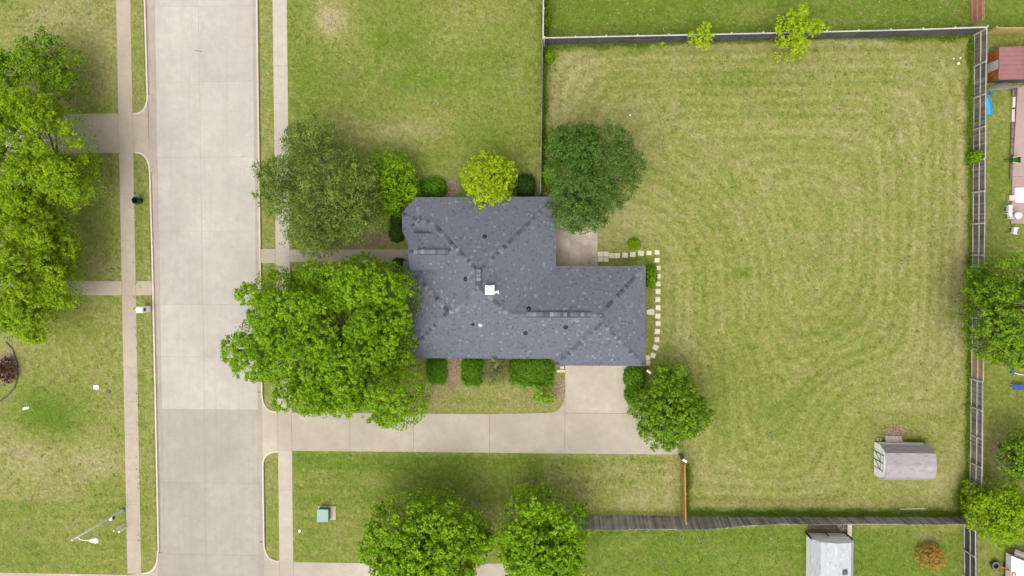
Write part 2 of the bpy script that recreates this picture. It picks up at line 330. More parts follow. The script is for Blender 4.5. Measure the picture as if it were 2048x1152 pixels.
# ------------------------------------------------------------------ ground
def sdf_rr(x, y, x0, x1, y0, y1, r):
    qx = np.abs(x-(x0+x1)/2)-(x1-x0)/2+r; qy = np.abs(y-(y0+y1)/2)-(y1-y0)/2+r
    return np.hypot(np.maximum(qx, 0), np.maximum(qy, 0))+np.minimum(np.maximum(qx, qy), 0)-r
def make_ground():
    fx = list(np.arange(-47, 47.01, 0.2)); fy = list(np.arange(-29, 29.01, 0.2))
    fx = [v for v in fx if min(abs(v-XL), abs(v-XR)) > 0.08]+[XL-0.12, XL-0.02, XR+0.02, XR+0.12]
    xs = np.array(sorted([-900, -300, -120, -60]+fx+[60, 120, 300, 900])); ys = np.array(sorted([-900, -300, -120, -50]+fy+[50, 120, 300, 900]))
    X, Yg = np.meshgrid(xs, ys); nx, ny = len(xs), len(ys)
    rng = np.random.default_rng(3)
    Z = np.where((X > XL-0.05) & (X < XR+0.05), -0.22, 0.0)
    X = X+dxl(Yg)*np.clip(1.2-np.abs(X-XL), 0, 1)
    g = np.full(X.shape, 0.48); dirt = np.zeros(X.shape); lush = np.zeros(X.shape)
    def rect(px0, py0, px1, py1, val, soft=1.0):
        nonlocal g
        a = P(px0, py0); b = P(px1, py1)
        d = sdf_rr(X, Yg, a[0], b[0], b[1], a[1], 0.5); k = np.clip(0.5-d/soft, 0, 1); g = g*(1-k)+val*k
    rect(-300, -200, 260, 1400, 0.47); rect(-300, 1000, 270, 1152, 0.60); rect(570, -300, 1085, 395, 0.68); rect(1085, -300, 1965, 78, 0.88)
    rect(586, 900, 1362, 1030, 0.76); rect(586, 1020, 1190, 1300, 0.62); rect(1090, 80, 1948, 1032, 0.435); rect(1160, 1046, 1930, 1400, 0.84)
    rect(1950, -200, 2500, 1400, 0.62); rect(1966, -300, 2500, 55, 0.85); rect(258, -300, 300, 1400, 0.55); rect(515, -300, 545, 1400, 0.44)
    def blob(arr, px, py, rx, ry, amt, pw=1.5):
        cx, cy = P(px, py); d = np.hypot((X-cx)/(rx/25), (Yg-cy)/(ry/25)); return arr+amt*np.exp(-d**pw*1.2)
    for a in [(95, 830, 70, 42, .6), (135, 855, 50, 30, .2), (60, 790, 60, 40, .2), (170, 650, 60, 40, .15), (30, 900, 60, 30, -.2), (190, 925, 70, 50, -.22), (60, 930, 60, 40, -.2), (200, 980, 80, 20, .2), (60, 1010, 120, 14, .12), (60, 1110, 140, 30, .1),
              (120, 40, 110, 60, -.22), (215, 90, 40, 60, -.2), (20, 30, 60, 40, .15), (190, 215, 50, 20, .2), (200, 450, 60, 60, .2), (210, 535, 40, 20, -.15),
              (655, 30, 40, 50, -.5), (665, 50, 36, 28, -.4), (790, 80, 60, 30, .22), (620, 60, 40, 60, .12), (900, 60, 60, 40, -.15), (760, 270, 110, 30, -.35), (700, 230, 60, 40, -.15), (850, 250, 80, 30, -.22), (960, 270, 100, 40, .12), (1040, 200, 30, 100, -.12), (860, 160, 70, 40, .15), (1000, 110, 60, 30, .15), (870, 350, 40, 30, -.2), (1070, 350, 20, 30, -.25), (940, 20, 80, 40, -.12),
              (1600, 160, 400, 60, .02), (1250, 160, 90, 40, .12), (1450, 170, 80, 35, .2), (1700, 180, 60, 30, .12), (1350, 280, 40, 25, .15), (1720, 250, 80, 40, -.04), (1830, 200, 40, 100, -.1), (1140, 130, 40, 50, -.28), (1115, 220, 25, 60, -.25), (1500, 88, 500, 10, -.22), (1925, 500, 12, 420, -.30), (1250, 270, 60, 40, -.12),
              (1240, 420, 50, 50, -.22), (1235, 450, 40, 40, .1), (1490, 548, 12, 9, .6), (1420, 380, 60, 30, .1), (1570, 830, 150, 80, .22), (1480, 720, 80, 100, .15), (1430, 450, 20, 15, .12), (1380, 610, 25, 70, -.14), (1370, 690, 30, 40, -.15), (1400, 730, 40, 30, -.08), (1800, 900, 60, 60, .08), (1880, 960, 40, 40, -.25), (1600, 1012, 260, 10, -.20), (1460, 930, 60, 25, -.1), (1600, 560, 200, 150, .05), (1850, 600, 50, 200, -.06), (1430, 790, 40, 60, .08), (1680, 700, 100, 60, .1),
              (1700, 40, 120, 20, -.18), (1480, 30, 60, 20, -.2), (1200, 20, 80, 30, .1), (1850, 20, 60, 30, .05), (1800, 950, 30, 12, .15),
              (720, 930, 200, 14, .22), (1130, 925, 200, 12, .15), (640, 950, 40, 25, -.22), (740, 960, 30, 15, -.22), (1280, 1000, 40, 30, -.3), (1260, 960, 20, 14, -.12), (1340, 960, 14, 60, -.35), (1000, 1020, 200, 16, -.22), (1250, 965, 40, 20, .15), (900, 960, 100, 30, .1), (640, 1080, 40, 40, .08),
              (920, 800, 30, 6, .35), (980, 803, 25, 6, .3), (880, 780, 60, 30, -.2), (1000, 790, 60, 20, -.1), (1250, 1090, 80, 20, -.12), (1500, 1120, 90, 20, -.15), (1850, 1072, 30, 12, -.45), (1790, 1130, 60, 30, .1), (1320, 1140, 90, 30, .08),
              (2000, 400, 20, 60, .2), (1990, 250, 20, 40, -.1), (2000, 900, 20, 60, -.4), (2000, 800, 25, 25, .1), (1930, 1000, 14, 20, .5), (1250, 515, 80, 8, .35), (1302, 600, 6, 40, .2), (1180, 1075, 40, 30, .1)]:
        g = blob(g, *a)
    for a in [(1793, 862, 24, 12, 1.2, 4), (1780, 866, 14, 10, .8, 4), (130, 207, 26, 10, 1.1, 3), (90, 205, 30, 12, .7), (750, 475, 40, 18, 1.1, 4), (690, 490, 60, 10, .8, 3), (905, 740, 16, 40, 1.0, 4), (1120, 780, 14, 26, 1.0, 4), (1060, 800, 70, 14, .45), (870, 790, 30, 30, .5), (900, 370, 20, 16, 1.0, 4), (880, 385, 60, 8, .9, 3),
              (1072, 375, 8, 16, .9), (1100, 400, 16, 30, .8), (860, 375, 30, 20, .6), (1185, 1060, 18, 8, .9), (15, 735, 24, 40, 1.2, 4), (1400, 760, 14, 30, .5), (1310, 740, 14, 10, .6), (200, 600, 50, 8, .35), (2000, 905, 26, 50, .8, 3), (2016, 320, 8, 30, .6), (1180, 470, 16, 30, .3), (1850, 1075, 36, 10, .6, 3), (660, 45, 30, 20, .5, 3), (800, 470, 16, 30, .9), (795, 530, 14, 14, .9), (1135, 715, 6, 20, .8), (680, 800, 140, 60, .5, 3), (1345, 960, 10, 50, .35), (1185, 92, 120, 5, .4), (1640, 84, 260, 5, .35), (1928, 500, 10, 420, .35), (1880, 970, 30, 24, .35), (1095, 260, 8, 160, .35), (205, 330, 30, 14, .4), (150, 340, 20, 30, .4), (190, 500, 14, 10, .3), (1240, 400, 30, 50, .25), (1300, 660, 6, 60, .3), (1100, 310, 12, 20, .6)]:
        dirt = blob(dirt, *a)
    # long lush strip at the foot of the fences
    def strip(px0, py0, px1, py1, wd, amt):
        nonlocal lush
        a = np.array(P(px0, py0)); b = np.array(P(px1, py1)); t = np.clip(((X-a[0])*(b[0]-a[0])+(Yg-a[1])*(b[1]-a[1]))/((b-a)@(b-a)), 0, 1)
        d = np.hypot(X-a[0]-t*(b-a)[0], Yg-a[1]-t*(b-a)[1]); lush = np.maximum(lush, amt*np.clip(1.3-d/wd, 0, 1))
    for s_ in [(1090, 93, 1290, 88, .5, .9), (1290, 88, 1560, 80, .3, .8), (1780, 76, 1945, 70, .5, .9), (1944, 75, 1941, 330, .45, .9), (1942, 330, 1936, 1000, .28, .7), (1935, 960, 1930, 1010, .8, .9), (1375, 1027, 1925, 1027, .45, .9), (1092, 20, 1092, 60, .5, .8), (1372, 925, 1374, 1027, .4, .8), (1092, 90, 1090, 220, .4, .6)]:
        strip(*s_)
    # mowing passes: distance from the fence line or from the house and shed, whichever is nearer
    A = P(1090, 80); B = P(1944, 1031)
    df = -sdf_rr(X, Yg, A[0], B[0], B[1], A[1], 1.0)
    kk = 0.75; sides = [X-A[0], B[0]-X, Yg-B[1], A[1]-Yg]
    dh = np.minimum(sdf_rr(X, Yg, -10, 9.0, -8.0, 1.0, 3.0), sdf_rr(X, Yg, -10, 10.6, -15.5, -8, 2.0))
    s0 = P(1748, 918); ds = sdf_rr(X, Yg, s0[0]-1.0, s0[0]+4.5, s0[1]-1.6, s0[1]+2.5, 1.5)
    d = -np.log(sum(np.exp(-kk*np.clip(v, -20, 60)) for v in sides+[dh, ds]))/kk
    amp = np.clip(d/0.8, 0, 1)*(df > 0)*np.clip(2.2-d/8, .6, 1)
    # front lawns: faint straight passes along x
    fr = (X > P(590, 900)[0]) & (X < P(1350, 950)[0]) & (Yg < -15.6) & (Yg > -22); d = np.where(fr, Yg*1.0+40, d); amp = np.where(fr, 0.55, amp)
    fl = (X < WL0) & (Yg < -18); d = np.where(fl, Yg+40, d); amp = np.where(fl, 0.45, amp)
    fn = (X > WR1) & (X < -0.5) & (Yg > 5.5); d = np.where(fn, Yg+40+0.1*X, d); amp = np.where(fn, 0.3, amp)
    fs2 = (X > P(1190, 1080)[0]) & (Yg < -21.4) & (X < 32.5); cx, cy = P(1560, 1250); d = np.where(fs2, np.hypot((X-cx)*0.55, Yg-cy), d); amp = np.where(fs2, 0.5, amp)
    verts = np.stack([X.ravel(), Yg.ravel(), Z.ravel()], 1)
    ii = (np.arange(ny-1)[:, None]*nx+np.arange(nx-1)[None, :]).ravel()
    faces = np.stack([ii, ii+1, ii+nx+1, ii+nx], 1)
    me = bpy.data.meshes.new('ground'); me.vertices.add(len(verts)); me.vertices.foreach_set('co', verts.ravel())
    me.loops.add(faces.size); me.loops.foreach_set('vertex_index', faces.ravel()); me.polygons.add(len(faces))
    me.polygons.foreach_set('loop_start', np.arange(len(faces))*4); me.update(calc_edges=True); me.validate()
    for nm, chans in (('lawn', (g, np.clip(dirt, 0, 1.5), amp, d)), ('lawnb', (lush, lush, lush, lush))):
        at = me.color_attributes.new(nm, 'FLOAT_COLOR', 'POINT'); at.data.foreach_set('color', np.stack([c.ravel() for c in chans], 1).astype(np.float32).ravel())
    o = bpy.data.objects.new('ground', me); COL.objects.link(o)
    tag(o, 'patchy mown lawn covering all the yards', None, None, 'structure')
    t = MT('lawn', 0.95); p = t.pos()
    at = t.n('ShaderNodeAttribute', attribute_name='lawn'); sp = t.n('ShaderNodeSeparateColor'); t.l(at.outputs['Color'], sp.inputs[0])
    G_, D_, A_, dist = sp.outputs[0], sp.outputs[1], sp.outputs[2], at.outputs['Alpha']
    at2 = t.n('ShaderNodeAttribute', attribute_name='lawnb'); L_ = at2.outputs['Fac']
    n0 = t.noise(0.12, 3, 0.5, p); n1 = t.noise(0.45, 4, 0.6, p, 0.6); n2 = t.noise(1.6, 4, 0.65, p); n3 = t.noise(4.5, 3, 0.7, p); n4 = t.noise(11, 3, 0.8, p); n5 = t.noise(3.0, 2, 0.5, p)
    nd = t.n('ShaderNodeTexNoise'); nd.inputs['Scale'].default_value = 3.0; t.l(p, nd.inputs['Vector'])
    dv = t.n('ShaderNodeVectorMath', operation='MULTIPLY_ADD'); t.l(nd.outputs['Color'], dv.inputs[0]); dv.inputs[1].default_value = (.35, .35, 0); t.l(p, dv.inputs[2])
    def cells(sc_):
        v = t.n('ShaderNodeTexVoronoi', voronoi_dimensions='2D'); v.inputs['Scale'].default_value = sc_; v.inputs['Randomness'].default_value = 1.0; t.l(dv.outputs[0], v.inputs['Vector'])
        q = t.n('ShaderNodeSeparateColor'); t.l(v.outputs['Color'], q.inputs[0]); return q.outputs[0], q.outputs[1]
    va, vb = cells(4.2); vc, vd = cells(8.5)
    c0 = lambda n, k: t.math('MULTIPLY', t.math('SUBTRACT', n, 0.5), k)
    wob = t.math('ADD', dist, c0(n1, 0.38))
    s1 = t.math('SINE', t.math('MULTIPLY', wob, 2*math.pi/0.84)); s1 = t.math('MULTIPLY', t.math('ABSOLUTE', s1), s1); s2 = t.math('SINE', t.math('MULTIPLY', wob, 2*math.pi/2.6))
    mow = t.math('MULTIPLY', t.math('ADD', t.math('MULTIPLY', s1, 0.082), t.math('MULTIPLY', s2, 0.04)), A_)
    mow = t.math('MULTIPLY', mow, t.ramp(n0, [(0.35, 0.6), (0.65, 1.0)]))
    mow = t.math('MULTIPLY', mow, t.ramp(n2, [(0.3, 0.6), (0.6, 1.0)]))
    gg = t.math('ADD', G_, c0(n0, 0.35))
    for n_, k in ((n1, 0.55), (n2, 0.52), (n5, 0.3), (n3, 0.8), (n4, 0.8), (va, 0.20), (vc, 0.24)): gg = t.math('ADD', gg, c0(n_, k))
    gg = t.math('ADD', gg, mow); gg = t.math('ADD', gg, t.math('MULTIPLY', L_, 0.5), clamp=True)
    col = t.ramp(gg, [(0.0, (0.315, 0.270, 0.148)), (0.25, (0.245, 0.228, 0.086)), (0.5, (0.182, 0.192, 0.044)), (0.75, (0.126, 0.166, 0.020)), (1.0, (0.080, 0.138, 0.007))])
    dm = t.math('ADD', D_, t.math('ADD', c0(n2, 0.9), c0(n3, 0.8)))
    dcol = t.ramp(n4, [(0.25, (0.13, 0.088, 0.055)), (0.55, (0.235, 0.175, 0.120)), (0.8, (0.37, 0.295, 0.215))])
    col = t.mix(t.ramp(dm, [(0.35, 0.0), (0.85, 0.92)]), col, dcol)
    h = t.n('ShaderNodeHueSaturation'); t.l(col, h.inputs['Color'])
    t.l(t.math('ADD', t.math('ADD', 0.93, c0(n4, 1.3)), t.math('ADD', t.math('ADD', c0(n3, 0.7), t.math('ADD', c0(vb, 0.16), c0(vd, 0.26))), t.math('ADD', c0(n1, 0.25), t.math('MULTIPLY', mow, -0.6)))), h.inputs['Value'])
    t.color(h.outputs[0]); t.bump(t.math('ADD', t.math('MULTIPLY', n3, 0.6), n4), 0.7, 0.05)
    me.materials.append(t.m)
make_ground()

# ------------------------------------------------------------------ paving
def slab_field(name, label, polys, joint_poly, zt, matf, zj=None, kind='structure', jm='joint'):
    """parent sheet of joint soil with every concrete slab a child"""
    mb = MB()
    for jp in joint_poly: mb.prism(jp, zt-0.10, zt-0.016 if zj is None else zj)
    par = mb.build(name, M[jm]); tag(par, label, None, None, kind)
    for i, p in enumerate(polys):
        MB().prism(p, zt-0.08, zt).build('concrete_slab', matf(i, p), par, bevel=0.008)
    return par
def rects(x0, x1, ys, gap=0.012):
    out = []
    for a, b in zip(ys[:-1], ys[1:]):
        lo, hi = min(a, b), max(a, b); out.append([(x0+gap/2, lo+gap/2), (x1-gap/2, lo+gap/2), (x1-gap/2, hi-gap/2), (x0+gap/2, hi-gap/2)])
    return out
# the street: gutters either side, two lanes of slabs with a joint about every six metres
jy = [60, 48, 42, 36, 30, 24.6]+[Y(v) for v in (12, 163, 314, 462, 609, 714, 819.5, 966, 1110)]+[-30.5, -36, -42, -48, -60]
XG0, XG1 = XL+0.16+0.42, XR-0.16-0.30; XC = P(404, 560)[0]
gut = [[(XLf(p[0][1])+.155, p[0][1]), (p[1][0], p[1][1]), (p[2][0], p[2][1]), (XLf(p[3][1])+.155, p[3][1])] for p in rects(XL, XG0, jy)]
polys = gut+rects(XG0, XC, jy)+rects(XC, XG1, jy)+rects(XG1, XR-0.155, jy)
def road_mat(i, p):
    g = i < len(jy)-1 or i >= 3*(len(jy)-1)
    south = p[0][1] < Y(830)-1
    return M['gutter'] if g and not south else (M['road_grey'] if south else M['road'])
slab_field('road', 'pale concrete street', polys, [[(XL+0.2, -60), (XR-0.15, -60), (XR-0.15, 60), (XL-0.15, 60), (XL+.15, 0)]], RZ, road_mat, zj=RZ-.012, jm='gutter')

def cut_len(y0, y1, step, seed):
    r = random.Random(seed); n = max(1, round(abs(y1-y0)/step)); s = (y1-y0)/n
    return [y0]+[y0+s*(k+r.uniform(-0.06, 0.06)) for k in range(1, n)]+[y1]
def walk(name, label, x0, x1, spans, seed, mat):
    polys = []
    for a, b in spans: polys += rects(x0, x1, cut_len(a, b, 3.0, seed), .005)
    slab_field(name, label, polys, [[(x0+.02, b), (x1-.02, b), (x1-.02, a), (x0+.02, a)] for a, b in spans], 0.022, lambda i, p: M[mat])
dN, dS = Y(227, 240), Y(305.5, 240)                       # west drive
pN, pS = Y(562, 240), Y(590.5, 240)                       # west path
walk('sidewalk', 'tan concrete sidewalk west of the street', WL0, WL1, [(60, dN), (dS, pN), (pN, pS), (pS, Y(1147, 260))], 1, 'walk')
eN, eS = Y(826, 700), Y(902.5, 700)                       # main drive
fN, fS = Y(498, 560), Y(526, 560)                         # front path
bN = Y(1123.5, 560)
walk('sidewalk', 'pale concrete sidewalk east of the street', WR0, WR1, [(60, fN), (fN, fS), (fS, eN), (eS, bN)], 2, 'walk_pale')

def kerb(name, label, path):
    path = [Vector(p) for p in path]; mb = MB(); n = len(path); rows = []
    for i, p in enumerate(path):
        d = (path[min(i+1, n-1)]-path[max(i-1, 0)]).normalized(); nn = Vector((-d.y, d.x))*0.078
        rows.append([(p.x-nn.x, p.y-nn.y, -0.2), (p.x-nn.x*0.8, p.y-nn.y*0.8, 0.045), (p.x+nn.x*0.8, p.y+nn.y*0.8, 0.045), (p.x+nn.x, p.y+nn.y, -0.2)])
    vs = [v for r_ in rows for v in r_]; fs = [(4*i+k, 4*i+k+1, 4*i+k+5, 4*i+k+4) for i in range(n-1) for k in range(3)]
    mb.add(vs, fs+[(0, 1, 2, 3), (4*n-1, 4*n-2, 4*n-3, 4*n-4)])
    o = mb.build(name, M['kerb']); tag(o, label, None, None, 'structure'); return o
KL, KR = XL+0.075, XR-0.075
def klf(y): return XLf(y)+.075
def lin(x, y0, y1, step=3):
    n = max(1, int(abs(y1-y0)/step)); return [((klf(y0+(y1-y0)*k/n) if x == KL else x), y0+(y1-y0)*k/n) for k in range(n+1)]
c_nw = arc((klf(Y(190, 290)), Y(190, 290)), (klf(Y(228, 290)), Y(228, 290)), P(266, 228)); kerb('kerb', 'kerb west of the street, north of the drive', lin(KL, 60, Y(192, 290))+c_nw[1:])
c_sw = arc(P(270, 305), (klf(Y(305, 290)), Y(305, 290)), (klf(Y(345, 290)), Y(345, 290)))
c_sw2 = arc((KL, Y(1105, 290)), (KL, Y(1147, 290)), P(284, 1147)); kerb('kerb', 'kerb west of the street, south of the drive', c_sw+lin(KL, Y(350, 290), Y(1100, 290))+c_sw2)
c_ne = arc((KR, Y(785, 530)), (KR, Y(825, 530)), P(553, 824)); kerb('kerb', 'kerb east of the street, north of the long drive', lin(KR, 60, Y(783, 530))+c_ne)
c_se = arc(P(557, 903), (KR, Y(903, 530)), (KR, Y(932, 530)))
c_se2 = arc((KR, Y(1085, 530)), (KR, Y(1123, 530)), P(560, 1123)); kerb('kerb', 'kerb east of the street, south of the long drive', c_se+lin(KR, Y(936, 530), Y(1082, 530))+c_se2)
def ramp_lip(par, x0, x1, y0, y1, mat):
    mb = MB(); mb.add([(x0, y0, 0.02), (x0, y1, 0.02), (x1, y1, RZ-0.004), (x1, y0, RZ-0.004), (x0, y0, -0.2), (x0, y1, -0.2), (x1, y1, -0.2), (x1, y0, -0.2)],
           [(0, 3, 2, 1), (4, 5, 6, 7), (0, 1, 5, 4), (1, 2, 6, 5), (2, 3, 7, 6), (3, 0, 4, 7)]); mb.build('apron_ramp', mat, par)
# west drive and path
xw = -60
polys = [[(WL1+0.006, dS)]+[p for p in c_sw if p[0] > WL1+0.02]+[(klf(Y(345, 290)), Y(345, 290)), (klf(Y(190, 290)), Y(190, 290))]+[p for p in c_nw[1:] if p[0] > WL1+0.02]+[(WL1+0.006, dN)],
         [(WL0+0.006, dS), (WL1-0.006, dS), (WL1-0.006, dN), (WL0+0.006, dN)]]
xs_ = [WL0, P(150, 265)[0], -44, -50, xw]
for a, b in zip(xs_[:-1], xs_[1:]): polys.append([(b+0.006, dS), (a-0.006, dS), (a-0.006, dN), (b+0.006, dN)])
pr = slab_field('driveway', 'short tan concrete drive west of the street', polys, [[(xw, dS), (WL1, dS), (WL1, dN), (xw, dN)]], 0.02, lambda i, p: M['walk'])
ramp_lip(pr, KL-.10, XL+0.45, Y(345, 290), Y(190, 290), M['gutter'])
polys = [[(WL1+0.006, pS), (KL-0.09, pS), (KL-0.09, pN), (WL1+0.006, pN)]]
xs_ = [WL0, P(190, 575)[0], P(130, 575)[0], -42.5, -45.5]
for a, b in zip(xs_[:-1], xs_[1:]): polys.append([(b+0.006, pS), (a-0.006, pS), (a-0.006, pN), (b+0.006, pN)])
slab_field('path', 'tan concrete garden path west of the street', polys, [[(-45.5, pS), (WL0, pS), (WL0, pN), (-45.5, pN)], [(WL1, pS), (KL-0.1, pS), (KL-0.1, pN), (WL1, pN)]], 0.021, lambda i, p: M['walk'])
y9 = Y(1148.5, 200)
pr = slab_field('driveway', 'concrete drive at the foot of the west lawn', [[(-60, y9-4), (WL0, y9-4), (WL0, y9), (-60, y9)], [(WL0+0.012, y9-4), (KL, y9-4), (KL, Y(1105, 290))]+c_sw2[1:]+[(WL0+0.012, y9)]], [[(-60, y9-4), (WL0+0.5, y9-4), (WL0+0.5, y9), (-60, y9)]], 0.02, lambda i, p: M['walk'])
ramp_lip(pr, KL, XL+0.5, y9-4, Y(1105, 290), M['gutter'])
# front path from the street to the porch
xs_ = [XR+0.03, WR0]; q = []
q.append([(XR+0.02, fS), (WR0-0.006, fS), (WR0-0.006, fN), (XR+0.02, fN)])
fx = [WR1, P(625, 512)[0], P(690, 512)[0], P(755, 510)[0], P(822, 508)[0]]
f1N, f1S = Y(499, 700), Y(524, 700)
for a, b in zip(fx[:-1], fx[1:]): q.append([(a+0.006, f1S), (b-0.006, f1S), (b-0.006, f1N), (a+0.006, f1N)])
slab_field('path', 'tan concrete front path leading to the porch', q, [[(WR1, f1S), (fx[-1], f1S), (fx[-1], f1N), (WR1, f1N)]], 0.021, lambda i, p: M['walk'])
# main drive
X1, X2 = P(1130, 860)[0], P(1356, 880)[0]
gx = [WR1]+[P(v, 865)[0] for v in (700, 827, 979, 1130)]
polys = [[(KR, Y(932, 530)), ]+c_se[::-1][1:]+[(WR0-0.006, eS), (WR0-0.006, eN)]+[p for p in c_ne[::-1]]+[(KR, Y(785, 530))], [(WR0+0.006, eS), (WR1-0.006, eS), (WR1-0.006, eN), (WR0+0.006, eN)]]
for a, b in zip(gx[:-1], gx[1:]):
    if b == gx[-1]:
        polys.append([(a+0.008, eS), (b-0.008, eS), (b-0.008, P(1130, 788)[1])]+arc(P(1129.5, 789), P(1128, 825), P(1094, 826), 8)+[(a+0.008, eN)])
    else: polys.append([(a+0.008, eS), (b-0.008, eS), (b-0.008, eN), (a+0.008, eN)])
yb = P(1180, 733)[1]; ym = Y(826.5, 1200)
polys.append([(X1+0.008, eS), (X2, eS), (X2, P(1350, 850)[1]), P(1310, 842), (P(1290, 833)[0], ym-0.008), (X1+0.008, ym-0.008)])
polys.append([(X1+0.008, ym+0.008), (P(1288, 826)[0], ym+0.008), P(1268, 808), P(1258, 790), P(1261, 760), (P(1262, 733)[0], yb+0.9), (X1+0.008, yb+0.9)])
pr = slab_field('driveway', 'long concrete drive leading to the garage', polys, [[(WR0, eS), (X2-0.3, eS), (X2-0.3, P(1300, 845)[1]), (P(1262, 800)[0], ym), (P(1258, 790)[0], yb+0.8), (X1, yb+0.8), (X1, eN), (WR0, eN)]], 0.02, lambda i, p: M['drive'])
ramp_lip(pr, XR-0.42, KR, Y(932, 530), Y(785, 530), M['walk'])
# bottom drive
polys = [[(KR, -40), (WR0, -40), (WR0, bN)]+c_se2[::-1]+[(KR, Y(1085, 530))], [(WR0+.01, -40), (WR1, -40), (WR1, bN), (WR0+.01, bN)], [(WR1+.012, -29), (P(800, 1140)[0], -29), (P(800, 1140)[0], bN), (WR1+.012, bN)], [(P(800, 1140)[0]+.012, -29), (P(1040, 1140)[0], -29), (P(1040, 1140)[0], bN+0.2), (P(800, 1140)[0]+.012, bN)]]
pr = slab_field('driveway', 'concrete drive under the round trees south of the house', polys, [[(WR0, -29), (P(1038, 1140)[0], -29), (P(1038, 1140)[0], bN), (WR0, bN)]], 0.02, lambda i, p: M['drive'])
ramp_lip(pr, XR-0.42, KR, -40, Y(1085, 530), M['walk'])
# patio behind the house
a, b = P(1108, 432), P(1195, 533)
slab_field('patio', 'stained concrete patio behind the house', [[(a[0], b[1]-0.5), (b[0], b[1]-0.5), (b[0], a[1]), (a[0], a[1])]], [[(a[0]+.05, b[1]-0.4), (b[0]-.05, b[1]-0.4), (b[0]-.05, a[1]-.05), (a[0]+.05, a[1]-.05)]], 0.05, lambda i, p: M['patio'], zj=0.01)
# stepping stones
st = [(1201, 508, 10, 10, 0), (1201, 519, 10, 9, 0), (1212, 508, 10, 10, 0), (1212, 519, 10, 9, 0), (1223, 511.5, 10.5, 10, 1), (1234.5, 511.5, 11, 10, -1), (1250, 510.5, 11, 10, 2), (1265.5, 509, 11, 10, -4), (1282, 506.5, 11, 10, 5), (1298, 505.5, 10, 9, 1), (1314, 505, 9.5, 9, 0), (1314, 520, 9.5, 9, 4), (1316, 536, 9, 9, 2), (1317, 552, 8, 9, 0), (1316.5, 567.5, 9, 9, 0), (1316, 583, 10, 10, 0), (1315.5, 599, 10, 10, -1), (1316, 615.5, 10, 10, 0), (1315.5, 632, 10, 10, 3), (1316, 647, 10, 10, -2), (1314.5, 663, 10, 10, 2), (1314, 679, 10, 10, 4), (1311, 695, 11, 10, 22), (1306, 711, 10, 10, 14), (1303, 624, 11, 11, 3), (1295.5, 624, 5, 9, -6), (1296, 716, 8, 10, 0), (1296, 727, 8, 9, 2)]
par = root('stepping_stone_path', (*P(1315, 610), 0), 'cream stepping stones laid round the back of the house', None, None, 'structure')
rs = random.Random(7)
for (px, py, sw, sh, ro) in st:
    c = P(px, py); s = 25.0; k = 0.012; mb = MB()
    pl = [(-sw/2/s, -sh/2/s), (sw/2/s, -sh/2/s), (sw/2/s, sh/2/s), (-sw/2/s, sh/2/s)]
    pl = [(x+rs.uniform(-.015, .015), y+rs.uniform(-.015, .015)) for x, y in pl]; cr, sr = math.cos(R(-ro)), math.sin(R(-ro))
    mb.prism([(c[0]+x*cr-y*sr, c[1]+x*sr+y*cr) for x, y in pl], -0.03, 0.03+rs.uniform(0, .015)).build('stepping_stone', M['stone'], par, bevel=0.012)

# ------------------------------------------------------------------ house
ZE, PITCH = 2.75, 0.56
hx = lambda px, py=560: P(px, py, ZE)[0]
hy = lambda py, px=1000: P(px, py, ZE)[1]
mw, me_, mn, ms = hx(818), hx(1112), hy(394), hy(717)
ww, wn = hx(806), hy(522)
en, ge, gw, gs = hy(532, 1200), hx(1291), hx(1111), hy(731.5, 1200)
bw, bs = hx(805), hy(492)
mr = (mw+me_)/2; er = (en+ms)/2; gr = (gw+ge)/2; wr = (wn+ms)/2; br = (mn+bs)/2
def blk(x0, x1, y0, y1): return lambda x, y: min(x-x0, x1-x, y-y0, y1-y)
BL = [blk(mw, me_, ms, mn), blk(ww, mr+2, ms, wn), blk(mr, ge, ms, en), blk(gw, ge, gs, en), blk(bw, mr, bs, mn)]
def ZR(x, y): return ZE+PITCH*max(0, max(b(x, y) for b in BL))
H_ = (me_-mw)/2
house = root('house', (mr, er, 0), 'single storey house with dark grey shingled hip roof', 'house')
outline = [(hx(832), mn), (me_, mn), (me_, en), (ge, en), (ge, gs), (gw, gs), (gw, ms), (ww, ms), (ww, wn), (mw, wn), (mw, bs), (bw, hy(461)), (bw, hy(425))]
wl = offset_poly(outline, 0.42)
wall = MB().prism(wl, 0, ZE-0.06).build('wall', M['brick'], house)
MB().prism(offset_poly(outline, 0.05), ZE-0.16, ZE-0.012).build('soffit', M['soffit'], house)
roof = MB()
